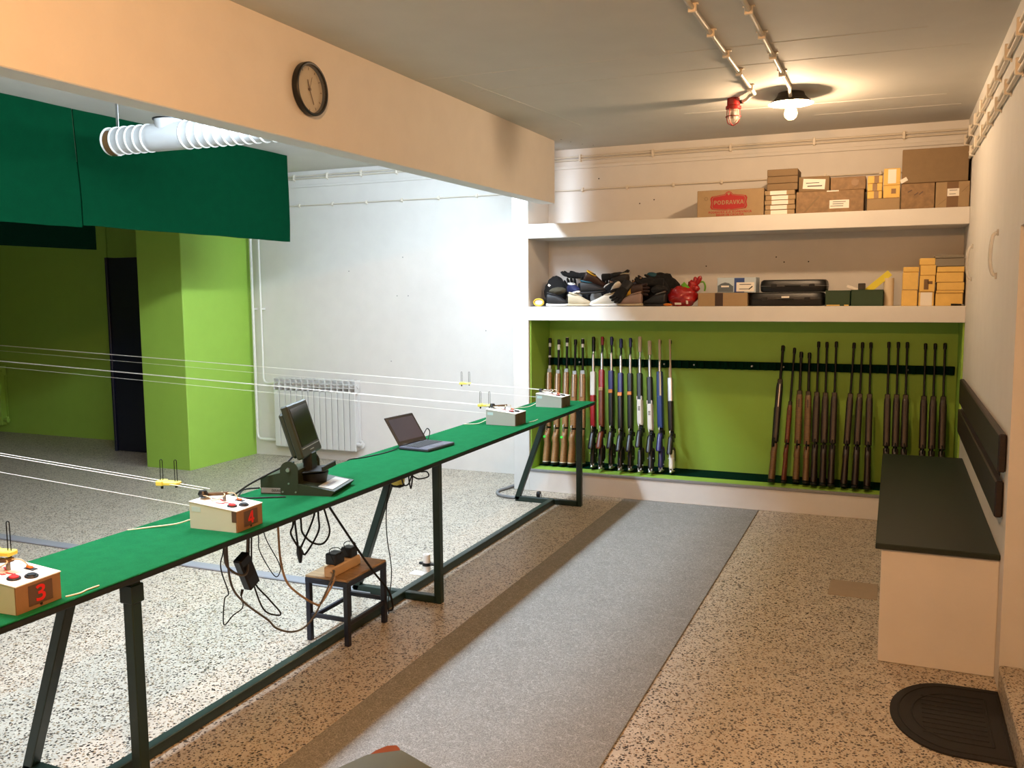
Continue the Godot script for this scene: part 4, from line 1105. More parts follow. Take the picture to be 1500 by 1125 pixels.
func club_rifle(label: String, s: Dictionary) -> void:   # older rifle with one-piece wooden stock
	var ra := rifle_at(label, s.p[0], s.p[1], s.p[2], s.p[3], s.g)
	var t: Node3D = ra[0]
	var L: float = ra[1]
	var Y := func(f: float) -> float: return L * (1.0 - f)
	var w: Material = colour(s.w)
	var fe: float = s.fe
	var hw: float = s.get("hw", 0.0245)
	obj("barrel", M().cyl(Vector3(0, Y.call(fe + 0.1), 0), Vector3(0, L, 0), s.get("rb", 0.0085)), mats["gun black"], t)
	obj("front_sight", M().cyl(Vector3(0, L - 0.045, 0.0), Vector3(0, L - 0.004, 0), s.get("rb", 0.0085) + 0.0035, -1, 12).box(Vector3(0.0, L - 0.02, -0.016), Vector3(0.01, 0.03, 0.018), 0.002), mats["gun black"], t)
	for b in s.get("bands", []):
		obj("barrel_band", M().cyl(Vector3(0, Y.call(b[1]), 0), Vector3(0, Y.call(b[0]), 0), s.get("rb", 0.0085) + 0.002, -1, 12), mats["label white"], t)
	obj("breech", M().box(Vector3(0, Y.call(fe) + 0.008, -0.002), Vector3(hw * 1.5, 0.05, 0.034), 0.004), mats["gun black"] if s.w != "wood" else mats["aluminium"], t)
	obj("receiver", M().cyl(Vector3(0, Y.call(0.72), -0.012), Vector3(0, Y.call(fe) - 0.01, -0.012), 0.015, -1, 14), mats["gun black"], t)
	obj("fore_end", M().loft([[Y.call(0.705), 0, 0.012, hw, 0.03], [Y.call(0.66), 0, 0.012, hw, 0.032], [Y.call(fe + 0.03), 0, 0.010, hw, 0.026], [Y.call(fe), 0, 0.008, hw - 0.004, 0.02]], 3.4), colour(s.fore) if s.has("fore") else w, t)
	if s.get("tube", false):
		obj("air_cylinder", M().cyl(Vector3(0, Y.call(0.46), 0.034), Vector3(0, Y.call(fe) - 0.004, 0.034), 0.0125, -1, 14), mats["aluminium"], t)
	else:
		obj("cocking_slot", M().box(Vector3(0, Y.call(fe + 0.1), 0.0355), Vector3(0.007, 0.13, 0.004)), mats["gun black"], t)
	var g := Y.call(0.72) as float
	obj("trigger_guard", M().tube([Vector3(0, g + 0.04, 0.035), Vector3(0, g + 0.03, 0.068), Vector3(0, g - 0.015, 0.068), Vector3(0, g - 0.03, 0.03)], 0.0045, 6), mats["aluminium"] if s.get("tube", false) else mats["gun black"], t)
	obj("trigger", M().box(Vector3(0, g + 0.008, 0.042), Vector3(0.006, 0.008, 0.026), 0.002), mats["steel bright"], t)
	obj("butt_stock", M().loft([[0.024, 0, 0.035, hw * 0.98, 0.062], [0.06, 0, 0.033, hw, 0.06], [0.18, 0, 0.024, hw * 0.9, 0.042], [g - 0.075, 0, 0.05, hw * 0.95, 0.034], [g - 0.04, 0, 0.028, hw * 0.9, 0.03], [g, 0, 0.012, hw * 0.9, 0.028]], 2.7), w, t)
	obj("butt_pad", M().loft([[0.0, 0, 0.035, hw * 0.88, 0.058], [0.005, 0, 0.035, hw, 0.064], [0.018, 0, 0.035, hw, 0.064]], 2.7), mats["black rubber"], t)
	if s.get("tube", false):
		obj("white_spacer", M().loft([[0.018, 0, 0.035, hw * 1.01, 0.0645], [0.024, 0, 0.035, hw * 1.01, 0.0645]], 2.7), mats["label white"], t)
	else:
		obj("rear_sight", M().box(Vector3(0, Y.call(0.6), -0.036), Vector3(0.02, 0.03, 0.02), 0.003), mats["gun black"], t)
	if s.get("dot", false):
		obj("green_sticker", M().at(Vector3(-0.006, g - 0.07, 0.084), Basis(Vector3.RIGHT, PI / 2)).lathe([Vector2(0, 0.001), Vector2(0.012, 0.001), Vector2(0.012, -0.004)], 16), mat("sticker green", Color(0.25, 0.85, 0.25), 0.5), t)
	if s.get("plate", false):
		obj("side_rail", M().box(Vector3(0.004, Y.call(0.44), 0.037), Vector3(0.006, L * 0.3, 0.004), 0.001), mats["aluminium"], t)
		obj("scope_tube", M().cyl(Vector3(-0.012, Y.call(0.75), 0.05), Vector3(-0.022, Y.call(0.46), 0.0), 0.008, -1, 12), mats["gun black"], t)

func build_rifles() -> void:
	var G := "beech stocked air rifles behind the table end"
	club_rifle("beech air rifle with three white bands and green sticker, beside the partition", {"p": [-2.715, 1.251, -2.675, -6.97], "g": G, "w": "wood", "fe": 0.275, "tube": true, "dot": true, "rb": 0.0105, "bands": [[0.025, 0.07], [0.14, 0.155], [0.22, 0.27]]})
	club_rifle("beech air rifle with one white band and no green sticker", {"p": [-2.634, 1.240, -2.60, -6.97], "g": G, "w": "wood", "fe": 0.275, "tube": true, "rb": 0.0105, "bands": [[0.04, 0.085]]})
	club_rifle("beech air rifle with a white muzzle band and green sticker", {"p": [-2.559, 1.258, -2.525, -6.98], "g": G, "w": "wood", "fe": 0.275, "tube": true, "dot": true, "rb": 0.0105, "bands": [[0.0, 0.07], [0.245, 0.27]]})
	club_rifle("beech air rifle with a plain black barrel behind the table leg", {"p": [-2.484, 1.242, -2.455, -6.98], "g": G, "w": "wood", "fe": 0.28, "tube": true, "rb": 0.0105})
	club_rifle("beech air rifle with a wide stock and silver-topped barrel", {"p": [-2.419, 1.249, -2.375, -7.0], "g": G, "w": "wood", "fe": 0.28, "tube": true, "rb": 0.0105, "hw": 0.027, "bands": [[0.0, 0.07]]})
	target_rifle("match air rifle with black muzzle, white block and crimson stock", {"p": [-2.324, 1.267, -2.255, -6.94], "c": ["black", "silver", "silver", "white", "red", "black"], "f": [0.115, 0.14, 0.27, 0.45, 0.69]})
	target_rifle("match air rifle with red muzzle, red fore-end and orange wood stock", {"p": [-2.246, 1.268, -2.165, -6.87], "c": ["red", "black", "silver", "red", "orange", "black"], "f": [0.065, 0.13, 0.255, 0.39, 0.68], "riser": "wood", "grip": "orange", "rm": 0.013})
	target_rifle("match air rifle with blue muzzle, blue fore-end, beside the orange stock", {"p": [-2.166, 1.269, -2.10, -6.95], "c": ["navy", "black", "silver", "navy", "matte", "black"], "f": [0.065, 0.13, 0.26, 0.405, 0.68], "riser": "copper", "rm": 0.0125})
	target_rifle("match air rifle with blue muzzle and blue fore-end, between two similar ones", {"p": [-2.084, 1.253, -2.0, -6.87], "c": ["navy", "black", "silver", "navy", "matte", "black"], "f": [0.07, 0.135, 0.265, 0.415, 0.69], "riser": "copper"})
	target_rifle("match air rifle with blue muzzle and black fore-end", {"p": [-2.004, 1.260, -1.93, -6.92], "c": ["navy", "black", "silver", "matte", "matte", "black"], "f": [0.07, 0.135, 0.27, 0.41, 0.69], "riser": "copper", "rm": 0.0125})
	target_rifle("match air rifle with cream muzzle and white fork, the taller of two", {"p": [-1.924, 1.272, -1.835, -6.87], "c": ["beige", "silver", "silver", "matte", "white", "black"], "f": [0.115, 0.17, 0.275, 0.47, 0.655], "slots": true, "rm": 0.0155})
	target_rifle("match air rifle with cream muzzle and white fork, the shorter of two", {"p": [-1.842, 1.240, -1.75, -6.88], "c": ["beige", "silver", "silver", "matte", "white", "black"], "f": [0.11, 0.15, 0.28, 0.485, 0.68], "slots": true, "rm": 0.0155})
	target_rifle("match air rifle with blue stock and cream inlay strip", {"p": [-1.759, 1.252, -1.69, -6.97], "c": ["beige", "beige", "silver", "blue", "blue", "black"], "f": [0.145, 0.17, 0.245, 0.43, 0.67], "strip": "beige", "rm": 0.011, "w": 0.024, "grip": "navy", "butt": "navy", "cheek": "navy"})
	target_rifle("match air rifle with slim cream barrel and white butt, last before the gap", {"p": [-1.674, 1.253, -1.60, -6.96], "c": ["beige", "beige", "beige", "silver", "matte", "black"], "f": [0.19, 0.22, 0.29, 0.465, 0.69], "rm": 0.008, "butt": "white"})
	G = "old air rifles towards the bench"
	club_rifle("old air rifle with black fore-end, silver rail and pale butt after the gap", {"p": [-0.785, 1.218, -0.818, -6.88], "g": G, "w": "light", "fe": 0.28, "rb": 0.0105, "plate": true, "fore": "matte"})
	club_rifle("old air rifle with orange-brown stock leaning after the railed one", {"p": [-0.70, 1.201, -0.728, -6.87], "g": G, "w": "orange", "fe": 0.43, "hw": 0.018})
	club_rifle("short air rifle with pale brown stock beside the orange-brown one", {"p": [-0.65, 1.171, -0.645, -6.94], "g": "pale brown pair", "w": "light", "fe": 0.33, "rb": 0.0105})
	club_rifle("short air rifle with pale brown stock beside a dark walnut one", {"p": [-0.59, 1.166, -0.572, -6.92], "g": "pale brown pair", "w": "light", "fe": 0.33, "rb": 0.0105})
	var trios := [["of the trio by the pale pair", [[-0.525, 1.252, -0.514, -6.89], [-0.465, 1.249, -0.450, -6.88], [-0.398, 1.254, -0.392, -6.88]]], ["of the leaning trio", [[-0.272, 1.247, -0.305, -6.90], [-0.213, 1.251, -0.228, -6.88], [-0.155, 1.251, -0.144, -6.88]]], ["of the first half-hidden trio", [[-0.032, 1.256, -0.021, -6.88], [0.032, 1.257, 0.036, -6.88], [0.093, 1.257, 0.094, -6.88]]], ["of the niche corner trio", [[0.215, 1.249, 0.214, -6.88], [0.279, 1.250, 0.272, -6.88], [0.343, 1.253, 0.338, -6.88]]]]
	for k in trios.size():
		for j in 3:
			club_rifle("dark walnut air rifle %s, %s" % [trios[k][0], ["nearest the pale pair", "in its middle", "nearest the side wall"][j]], {"p": trios[k][1][j], "g": "dark walnut air rifles", "w": "walnut", "fe": 0.385})

# ------------------------------------------------------------------ shelves
func carton(called: String, label: String, cat: String, x0: float, x1: float, y0: float, y1: float, zf: float, deep: float, m: Material, group := "", turn := 0.0) -> Node3D:
	# a closed box: body, lid seam and flaps; local origin at the middle of its base, front face at local z = deep / 2
	var t := thing(called, label, cat, Vector3((x0 + x1) / 2, y0, zf - deep / 2), turn, group)
	var w := x1 - x0 - 0.004
	var h := y1 - y0 - 0.0015
	obj("body", M().box(Vector3(0, h / 2, 0), Vector3(w, h, deep), 0.003), m, t)
	if h > 0.06:
		for s in [-1, 1]:
			obj("flap", M().box(Vector3(0, h + 0.0002, s * deep / 4), Vector3(w - 0.004, 0.0012, deep / 2 - 0.003)), m, t)
	return t

func sticker(t: Node3D, at: Vector3, size: Vector2, m: Material, called := "label", print_lines := 0, dark := "print dark") -> MeshInstance3D:
	var o := obj(called, M().box(at, Vector3(size.x, size.y, 0.001)), m, t)
	for k in print_lines:
		var y := at.y + size.y * (0.28 - 0.5 * k / maxi(print_lines - 1, 1))
		obj("print_line", M().box(Vector3(at.x - size.x * 0.06 * k, y, at.z + 0.0006), Vector3(size.x * (0.66 - 0.1 * (k % 2)), size.y * 0.07, 0.0006)), mats[dark], o)
	return o

func build_upper_shelf() -> void:
	var Y := 2.19
	var Z := -6.748
	var cb: Material = mats["cardboard"]
	var cd: Material = mats["cardboard dark"]
	var kp: Material = mats["kraft paper"]
	var lw: Material = mats["label white"]
	var tp: Material = mats["packing tape"]
	# the printed carton
	var p := carton("printed_carton", "brown carton printed with a red shield logo and lettering", "carton", -1.388, -0.90, Y, 2.386, Z, 0.30, cb)
	var f := 0.1503
	var badge := PackedVector2Array([Vector2(-0.135, -0.03), Vector2(-0.125, -0.048), Vector2(-0.02, -0.06), Vector2(0, -0.055), Vector2(0.02, -0.06), Vector2(0.125, -0.048), Vector2(0.135, -0.03), Vector2(0.128, 0.0), Vector2(0.135, 0.03), Vector2(0.125, 0.046), Vector2(0.03, 0.06), Vector2(0.018, 0.075), Vector2(0, 0.08), Vector2(-0.018, 0.075), Vector2(-0.03, 0.06), Vector2(-0.125, 0.046), Vector2(-0.135, 0.03), Vector2(-0.128, 0.0)])
	var lo := obj("red_logo", M().at(Vector3(-0.01, 0.103, f)).prism(badge, 0.0012), mats["carton red"], p)
	var outline := M()
	for i in badge.size():
		var a := badge[i] * 0.90
		var b := badge[(i + 1) % badge.size()] * 0.90
		outline.tube([Vector3(a.x - 0.01, a.y + 0.103, f + 0.0008), Vector3(b.x - 0.01, b.y + 0.103, f + 0.0008)], 0.0018, 4)
	obj("logo_outline", outline, cb, lo)
	lettering(lo, "logo_word", "PODRAVKA", 0.031, cb, Vector3(-0.01, 0.103, f + 0.0008), Basis.IDENTITY, false, 1.02)
	obj("logo_heart", M().at(Vector3(-0.01, 0.103 + 0.062, f + 0.001)).prism(PackedVector2Array([Vector2(0, -0.012), Vector2(0.009, 0.0), Vector2(0.007, 0.008), Vector2(0, 0.005), Vector2(-0.007, 0.008), Vector2(-0.009, 0.0)]), 0.001), cb, lo)
	lettering(p, "maker_line", "PODRAVKA d.d. KOPRIVNICA", 0.0165, mats["carton red"], Vector3(0.0, 0.033, f), Basis.IDENTITY, false, 1.05)
	lettering(p, "origin_line", "MADE IN CROATIA", 0.0165, mats["carton red"], Vector3(0.0, 0.013, f), Basis.IDENTITY, false, 1.05)
	obj("round_stamp", M().at(Vector3(-0.18, 0.13, f)).lathe([Vector2(0, 0.0)], 3) if false else M().tube(arc(Vector3(-0.175, 0.135, f), Vector3.RIGHT, Vector3.UP, 0.012, 0, TAU, 14), 0.0012, 4), cd, p)
	# small stack beside it
	var y := Y
	for k in 5:
		var b := carton("card_pack", ["lowest flat kraft pack with white label beside the printed carton", "second flat kraft pack up beside the printed carton", "middle flat kraft pack of the stack beside the printed carton", "fourth flat kraft pack up beside the printed carton", "top flat kraft pack with white label beside the printed carton"][k], "carton", -0.897 + 0.004 * (k % 2), -0.684 + 0.004 * (k % 2), y, y + 0.034, Z + 0.004 * (k % 3), 0.22, cb, "flat packs on the upper shelf")
		sticker(b, Vector3(-0.01 + 0.006 * ((4 - k) % 3), 0.016, 0.1105), Vector2(0.115, 0.028), lw)
		y += 0.0345
	for k in 3:
		carton("card_pack", ["lower plain brown pack on the labelled packs", "middle plain brown pack on the labelled packs", "upper plain brown pack with a torn end on the labelled packs"][k], "carton", -0.885, -0.668, y, y + 0.05, Z - 0.01, 0.24, cd, "plain packs on the upper shelf")
		y += 0.0505
	# brown paper parcel
	var pa := carton("paper_parcel", "long brown paper parcel with an address label", "parcel", -0.678, -0.222, Y, 2.342, Z, 0.30, kp)
	obj("folded_end", M().at(Vector3(-0.12, 0.06, f), Basis(Vector3.BACK, 0.85)).box(Vector3.ZERO, Vector3(0.15, 0.012, 0.002)), cd, pa)
	sticker(pa, Vector3(0.065, 0.055, f), Vector2(0.13, 0.058), lw, "address_label", 3)
	obj("tape_scrap", M().at(Vector3(0.02, 0.148, f)).box(Vector3.ZERO, Vector3(0.08, 0.008, 0.002)), lw, pa)
	lettering(pa, "stamped_line", "5000 KOM  DOM", 0.010, cd, Vector3(-0.06, 0.028, f))
	var d1 := carton("small_parcel", "small brown parcel with tilted white label on the long parcel", "parcel", -0.664, -0.452, 2.342, 2.447, Z - 0.01, 0.24, cd)
	obj("label", M().at(Vector3(0.0, 0.052, 0.1205), Basis(Vector3.BACK, -0.07)).box(Vector3.ZERO, Vector3(0.15, 0.07, 0.001)), lw, d1)
	obj("print_line", M().box(Vector3(-0.01, 0.06, 0.1212), Vector3(0.09, 0.005, 0.0006)).box(Vector3(0.005, 0.038, 0.1212), Vector3(0.10, 0.007, 0.0006)), mats["print dark"], d1)
	var d2 := carton("small_parcel", "small dark brown parcel with a round stamp on the long parcel", "parcel", -0.448, -0.214, 2.342, 2.432, Z - 0.01, 0.24, mats["kraft paper"])
	obj("round_stamp", M().at(Vector3(0.045, 0.05, 0.1205), Basis(Vector3.RIGHT, PI / 2)).lathe([Vector2(0, 0.0006), Vector2(0.024, 0.0006), Vector2(0.024, 0.0)], 18), mats["packing tape"], d2)
	# target card boxes on a carton
	carton("plain_carton", "plain brown carton under the yellow target card boxes", "carton", -0.205, 0.010, Y, 2.272, Z, 0.24, cb)
	var TC: Material = mats["target card"]
	y = 2.272
	for k in 3:
		var b := carton("target_card_box", ["lowest yellow card box with brown tape on the plain carton", "middle yellow card box with brown tape on the plain carton", "top yellow card box with brown tape on the plain carton"][k], "card box", -0.205, -0.106, y, y + 0.052, Z - 0.006, 0.2, TC, "yellow card boxes on the upper shelf")
		sticker(b, Vector3(-0.002 - 0.01 * (k % 2) + 0.012, 0.026, 0.1005), Vector2(0.03, 0.05), tp, "tape")
		y += 0.0525
	y = 2.272
	for k in 2:
		var b := carton("target_card_box", ["yellow card box with square tape patch under the white-labelled one", "yellow card box with a white front label"][k], "card box", -0.102, 0.008, y, y + [0.085, 0.115][k], Z - 0.004, 0.2, TC, "yellow card boxes on the upper shelf")
		if k == 0:
			sticker(b, Vector3(0.012, 0.045, 0.1005), Vector2(0.03, 0.034), tp, "tape")
		else:
			sticker(b, Vector3(0.0, 0.06, 0.1005), Vector2(0.052, 0.095), lw, "label")
		y += 0.0855
	# right-hand end
	var g1 := carton("wrapped_carton", "brown carton in crumpled wrapping under the big carton", "carton", 0.012, 0.224, Y, 2.362, Z, 0.36, kp)
	for q in [[-0.05, 0.12, 0.5], [-0.01, 0.10, 0.6], [0.02, 0.105, 0.7]]:
		obj("wrap_crease", M().at(Vector3(q[0], q[1], 0.1805), Basis(Vector3.BACK, q[2])).box(Vector3.ZERO, Vector3(0.03, 0.007, 0.001)), mats["plate brown"], g1)
	var g2 := carton("taped_carton", "brown carton with wide tape and a shipping label by the wall", "carton", 0.226, 0.436, Y, 2.362, Z, 0.36, cb)
	sticker(g2, Vector3(0.0, 0.085, 0.1804), Vector2(0.07, 0.168), tp, "tape")
	sticker(g2, Vector3(0.004, 0.10, 0.1812), Vector2(0.072, 0.05), lw, "shipping_label", 2)
	obj("crease", M().at(Vector3(-0.06, 0.04, 0.1805), Basis(Vector3.BACK, 0.7)).box(Vector3.ZERO, Vector3(0.06, 0.003, 0.001)).at(Vector3(0.075, 0.12, 0.1805), Basis(Vector3.BACK, 0.8)).box(Vector3.ZERO, Vector3(0.06, 0.003, 0.001)), cd, g2)
	var g3 := carton("big_carton", "large plain brown carton on top at the wall end", "carton", 0.012, 0.424, 2.364, 2.592, Z - 0.005, 0.36, cd)
	obj("paper_scrap", M().at(Vector3(-0.19, 0.022, 0.183), Basis(Vector3.BACK, 0.5)).box(Vector3.ZERO, Vector3(0.045, 0.026, 0.003)), lw, g3)

func build_lower_shelf() -> void:
	var Y := 1.527
	var Z := -6.80
	var cb: Material = mats["cardboard"]
	var lw: Material = mats["label white"]
	var tp: Material = mats["packing tape"]
	# cardboard box and the picture box on it
	var c := carton("taped_box", "low cardboard box with a brown tape strip on the lower shelf", "box", -1.384, -1.012, Y, 1.628, Z, 0.26, cb)
	sticker(c, Vector3(-0.025, 0.05, 0.1304), Vector2(0.06, 0.098), mat("brown tape dark", Color(0.22, 0.15, 0.11), 0.3), "tape")
	var bb := carton("picture_box", "blue and white product box with a photo on its front", "box", -1.242, -0.953, 1.6285, 1.742, Z - 0.01, 0.2, mat("pack pale blue", Color(0.70, 0.76, 0.80), 0.45))
	var pf := 0.1006
	sticker(bb, Vector3(-0.08, 0.028, pf), Vector2(0.115, 0.045), mat("pack shadow grey", Color(0.33, 0.37, 0.40), 0.45), "photo_ground")
	obj("photo_hill", M().at(Vector3(-0.083, 0.05, pf)).prism(PackedVector2Array([Vector2(-0.057, 0), Vector2(-0.03, 0.018), Vector2(0, 0.027), Vector2(0.03, 0.02), Vector2(0.055, 0)]), 0.001), mat("pack shadow grey", Color.WHITE), bb)
	sticker(bb, Vector3(-0.083, 0.047, pf + 0.001), Vector2(0.058, 0.012), lw, "name_band")
	sticker(bb, Vector3(0.022, 0.055, pf), Vector2(0.075, 0.108), mat("pack blue", Color(0.13, 0.26, 0.50), 0.45), "blue_panel")
	var wl := sticker(bb, Vector3(0.066, 0.042, pf + 0.001), Vector2(0.13, 0.068), lw, "white_label", 2)
	obj("picture_mark", M().at(Vector3(0.105, 0.035, pf + 0.002), Basis(Vector3.BACK, 0.7)).box(Vector3.ZERO, Vector3(0.035, 0.008, 0.0008)), mats["print dark"], wl)
	obj("black_mark", M().box(Vector3(0.022, 0.014, pf + 0.001), Vector3(0.02, 0.018, 0.0008)), mats["black plastic"], bb)
	# black pistol cases
	for q in [["lower black plastic case with a small white tag", -1.008, -0.470, Y, 0.101, 0.0], ["upper black plastic case lying on another case", -0.930, -0.455, 1.629, 0.092, -0.01]]:
		var t := thing("hard_case", q[0], "case", Vector3((q[1] + q[2]) / 2, q[3], Z - 0.13 + q[5]))
		var w: float = q[2] - q[1]
		var h: float = q[4]
		obj("lower_shell", M().loft([[0.0, 0, 0, w / 2 - 0.015, 0.115], [0.008, 0, 0, w / 2 - 0.004, 0.126], [h / 2 - 0.003, 0, 0, w / 2, 0.13], [h / 2 - 0.001, 0, 0, w / 2, 0.13]], 7.0, 28), mats["black plastic"], t)
		obj("upper_shell", M().loft([[h / 2 + 0.001, 0, 0, w / 2, 0.13], [h / 2 + 0.003, 0, 0, w / 2, 0.13], [h - 0.012, 0, 0, w / 2 - 0.006, 0.124], [h - 0.001, 0, 0, w / 2 - 0.02, 0.11]], 7.0, 28), mats["black plastic"], t)
		for x in [-w * 0.28, w * 0.28]:
			obj("latch", M().box(Vector3(x, h / 2, 0.131), Vector3(0.04, 0.03, 0.008), 0.002), mats["black rubber"], t)
		obj("handle", M().tube([Vector3(-0.05, h / 2, 0.128), Vector3(-0.045, h / 2, 0.146), Vector3(0.045, h / 2, 0.146), Vector3(0.05, h / 2, 0.128)], 0.006, 8), mats["black rubber"], t)
		if q[0].begins_with("lower"):
			obj("white_tag", M().box(Vector3(0.0, h * 0.66, 0.153), Vector3(0.055, 0.013, 0.001)), lw, t)
	# green bins
	for q in [["empty-looking dark green bin with scuffed lower edge", -0.463, -0.297, 0.112], ["dark green bin filled with papers and a yellow strip", -0.290, -0.079, 0.116]]:
		var t := thing("storage_bin", q[0], "bin", Vector3((q[1] + q[2]) / 2, Y, Z - 0.12))
		var w: float = q[2] - q[1]
		var h: float = q[3]
		var gm := mat("bin green", Color(0.07, 0.21, 0.10), 0.5)
		obj("front_wall", M().box(Vector3(0, h / 2, 0.115), Vector3(w, h, 0.006), 0.002), gm, t)
		obj("back_wall", M().box(Vector3(0, h / 2, -0.115), Vector3(w, h, 0.006), 0.002), gm, t)
		for s in [-1, 1]:
			obj("side_wall", M().box(Vector3(s * (w / 2 - 0.003), h / 2, 0), Vector3(0.006, h, 0.224), 0.002), gm, t)
		obj("bottom", M().box(Vector3(0, 0.003, 0), Vector3(w - 0.012, 0.006, 0.224)), gm, t)
		obj("rim", M().box(Vector3(0, h - 0.004, 0.119), Vector3(w + 0.004, 0.008, 0.004), 0.001), gm, t)
		if q[0].begins_with("empty"):
			obj("scuff", M().box(Vector3(-0.03, 0.006, 0.1184), Vector3(0.09, 0.007, 0.0006)).box(Vector3(0.06, 0.006, 0.1184), Vector3(0.03, 0.008, 0.0006)), mats["target card"], t)
	tag(obj("yellow_strip", M().box(Vector3.ZERO, Vector3(0.20, 0.052, 0.003), 0.001), mat("yellow paper", Color(0.80, 0.74, 0.14), 0.6), null, Vector3(-0.115, 1.695, Z - 0.09), Basis(Vector3.BACK, 0.72) * Basis(Vector3.RIGHT, -0.5)), "long yellow paper strip leaning out of the green bin", "paper")
	tag(obj("black_cube_box", M().box(Vector3.ZERO, Vector3(0.048, 0.046, 0.046), 0.003), mats["black plastic"], null, Vector3(-0.222, 1.665, Z - 0.045)), "small black cube box on the bin's papers", "box")
	tag(obj("paper_stack", M().box(Vector3(0, 0, 0), Vector3(0.17, 0.10, 0.10), 0.002), lw, null, Vector3(-0.19, 1.592, Z - 0.08)), "block of white papers standing in the green bin", "paper")
	tag(obj("paper_sheaf", M().box(Vector3.ZERO, Vector3(0.08, 0.02, 0.07), 0.002), lw, null, Vector3(-0.285, 1.655, Z - 0.09), Basis(Vector3.BACK, -0.35)), "loose white sheaf of paper at the bin's edge", "paper")
	var rl := thing("paper_roll", "upright white paper roll between bin and yellow boxes", "paper roll", Vector3(-0.045, Y, Z - 0.10))
	obj("roll", M().lathe([Vector2(0.010, 0.196), Vector2(0.034, 0.196), Vector2(0.034, 0.0), Vector2(0.0, 0.0)], 22), mat("roll paper", Color(0.84, 0.78, 0.67), 0.8), rl)
	obj("core", M().lathe([Vector2(0.010, 0.196), Vector2(0.010, 0.0)], 14), mats["cardboard dark"], rl)
	# stacks of yellow card boxes
	var TC: Material = mats["target card"]
	var stacks := [[0.038, 0.142, [0.112, 0.122, 0.036], "left yellow stack next to the paper roll"], [0.146, 0.247, [0.098, 0.112, 0.07, 0.048], "middle yellow stack with a taped box"], [0.253, 0.425, [0.088, 0.018, 0.055, 0.068, 0.038], "wide yellow stack in the corner"]]
	var ord := ["lowest", "second", "third", "fourth", "fifth"]
	for si in stacks.size():
		var s = stacks[si]
		var y := Y
		for k in s[2].size():
			var b := carton("target_card_box", "%s card box from the bottom of the %s" % [ord[k], s[3]], "card box", s[0] + 0.003 * ((k * 7) % 3), s[1] + 0.003 * ((k * 7) % 3), y, y + s[2][k], Z + 0.003 * ((k * 5) % 3), 0.22, TC, "yellow card boxes on the lower shelf")
			if si == 1 and k == 0:
				sticker(b, Vector3(0.0, 0.048, 0.1105), Vector2(0.074, 0.092), lw, "label")
			if si == 1 and k == 1:
				obj("tape_mark", M().box(Vector3(-0.006, 0.05, 0.1105), Vector3(0.03, 0.07, 0.001)).box(Vector3(0.018, 0.062, 0.1105), Vector3(0.03, 0.02, 0.001)), tp, b)
			y += s[2][k] + 0.0005
	carton("grey_box", "grey flat box on the corner stack of yellow boxes", "box", 0.243, 0.428, 1.797, 1.852, Z, 0.22, mat("pack grey", Color(0.50, 0.47, 0.41), 0.7))
	carton("grey_box", "thin grey lid lying on the grey flat box", "box", 0.241, 0.426, 1.853, 1.876, Z - 0.006, 0.22, mat("pack grey", Color.WHITE))
	var tl := thing("small_tool", "small dark tool lying before the corner stack", "tool", Vector3(0.385, Y + 0.009, Z + 0.035))
	obj("handle", M().cyl(Vector3(-0.035, 0, 0), Vector3(0.03, 0, 0), 0.008, 0.006, 10), mats["gun black"], tl)
	obj("tip", M().cyl(Vector3(0.03, 0, 0), Vector3(0.045, 0, 0), 0.004, 0.003, 8), mats["steel bright"], tl)
	# red gift bag tied at the neck
	var rb := thing("gift_bag", "glossy red foil gift bag tied with green ribbon", "gift bag", Vector3(-1.49, Y, Z - 0.065))
	var n := FastNoiseLite.new()
	n.seed = 9
	n.frequency = 1.7
	var foil := mat("red foil", Color(0.58, 0.03, 0.035), 0.18)
	foil.clearcoat_enabled = true
	foil.clearcoat = 0.6
	obj("bag", M().ball(Vector3(-0.02, 0.075, 0), Vector3(0.115, 0.085, 0.10), 22, n, 0.22), foil, rb)
	obj("gathered_top", M().ball(Vector3(0.05, 0.155, 0), Vector3(0.035, 0.045, 0.035), 14, n, 0.4).ball(Vector3(0.085, 0.135, 0.02), Vector3(0.028, 0.026, 0.026), 12, n, 0.3).tube_var(smooth([Vector3(0.055, 0.15, 0), Vector3(0.072, 0.19, 0), Vector3(0.07, 0.225, 0.0)], 4), [0.012, 0.013, 0.014, 0.016, 0.017, 0.018, 0.016, 0.012, 0.006], 9).tube_var(smooth([Vector3(0.07, 0.155, 0), Vector3(0.10, 0.195, 0.0), Vector3(0.115, 0.23, 0.01)], 4), [0.014, 0.015, 0.017, 0.019, 0.02, 0.02, 0.018, 0.013, 0.006], 9), foil, rb)
	obj("green_ribbon", M().at(Vector3(0.012, 0.145, 0.035), Basis(Vector3.BACK, -0.8)).box(Vector3.ZERO, Vector3(0.085, 0.035, 0.006), 0.002).at(Vector3.ZERO).tube(smooth([Vector3(0.10, 0.18, 0.0), Vector3(0.135, 0.185, 0.0), Vector3(0.15, 0.15, 0.0), Vector3(0.145, 0.115, 0.0)], 5), 0.007, 6), mat("ribbon green", Color(0.35, 0.60, 0.12), 0.4), rb)
	obj("white_print", M().at(Vector3(-0.04, 0.02, 0.088), Basis(Vector3.RIGHT, 0.5)).box(Vector3.ZERO, Vector3(0.05, 0.018, 0.004), 0.002).box(Vector3(0.07, 0.01, -0.004), Vector3(0.016, 0.03, 0.004), 0.002), lw, rb)

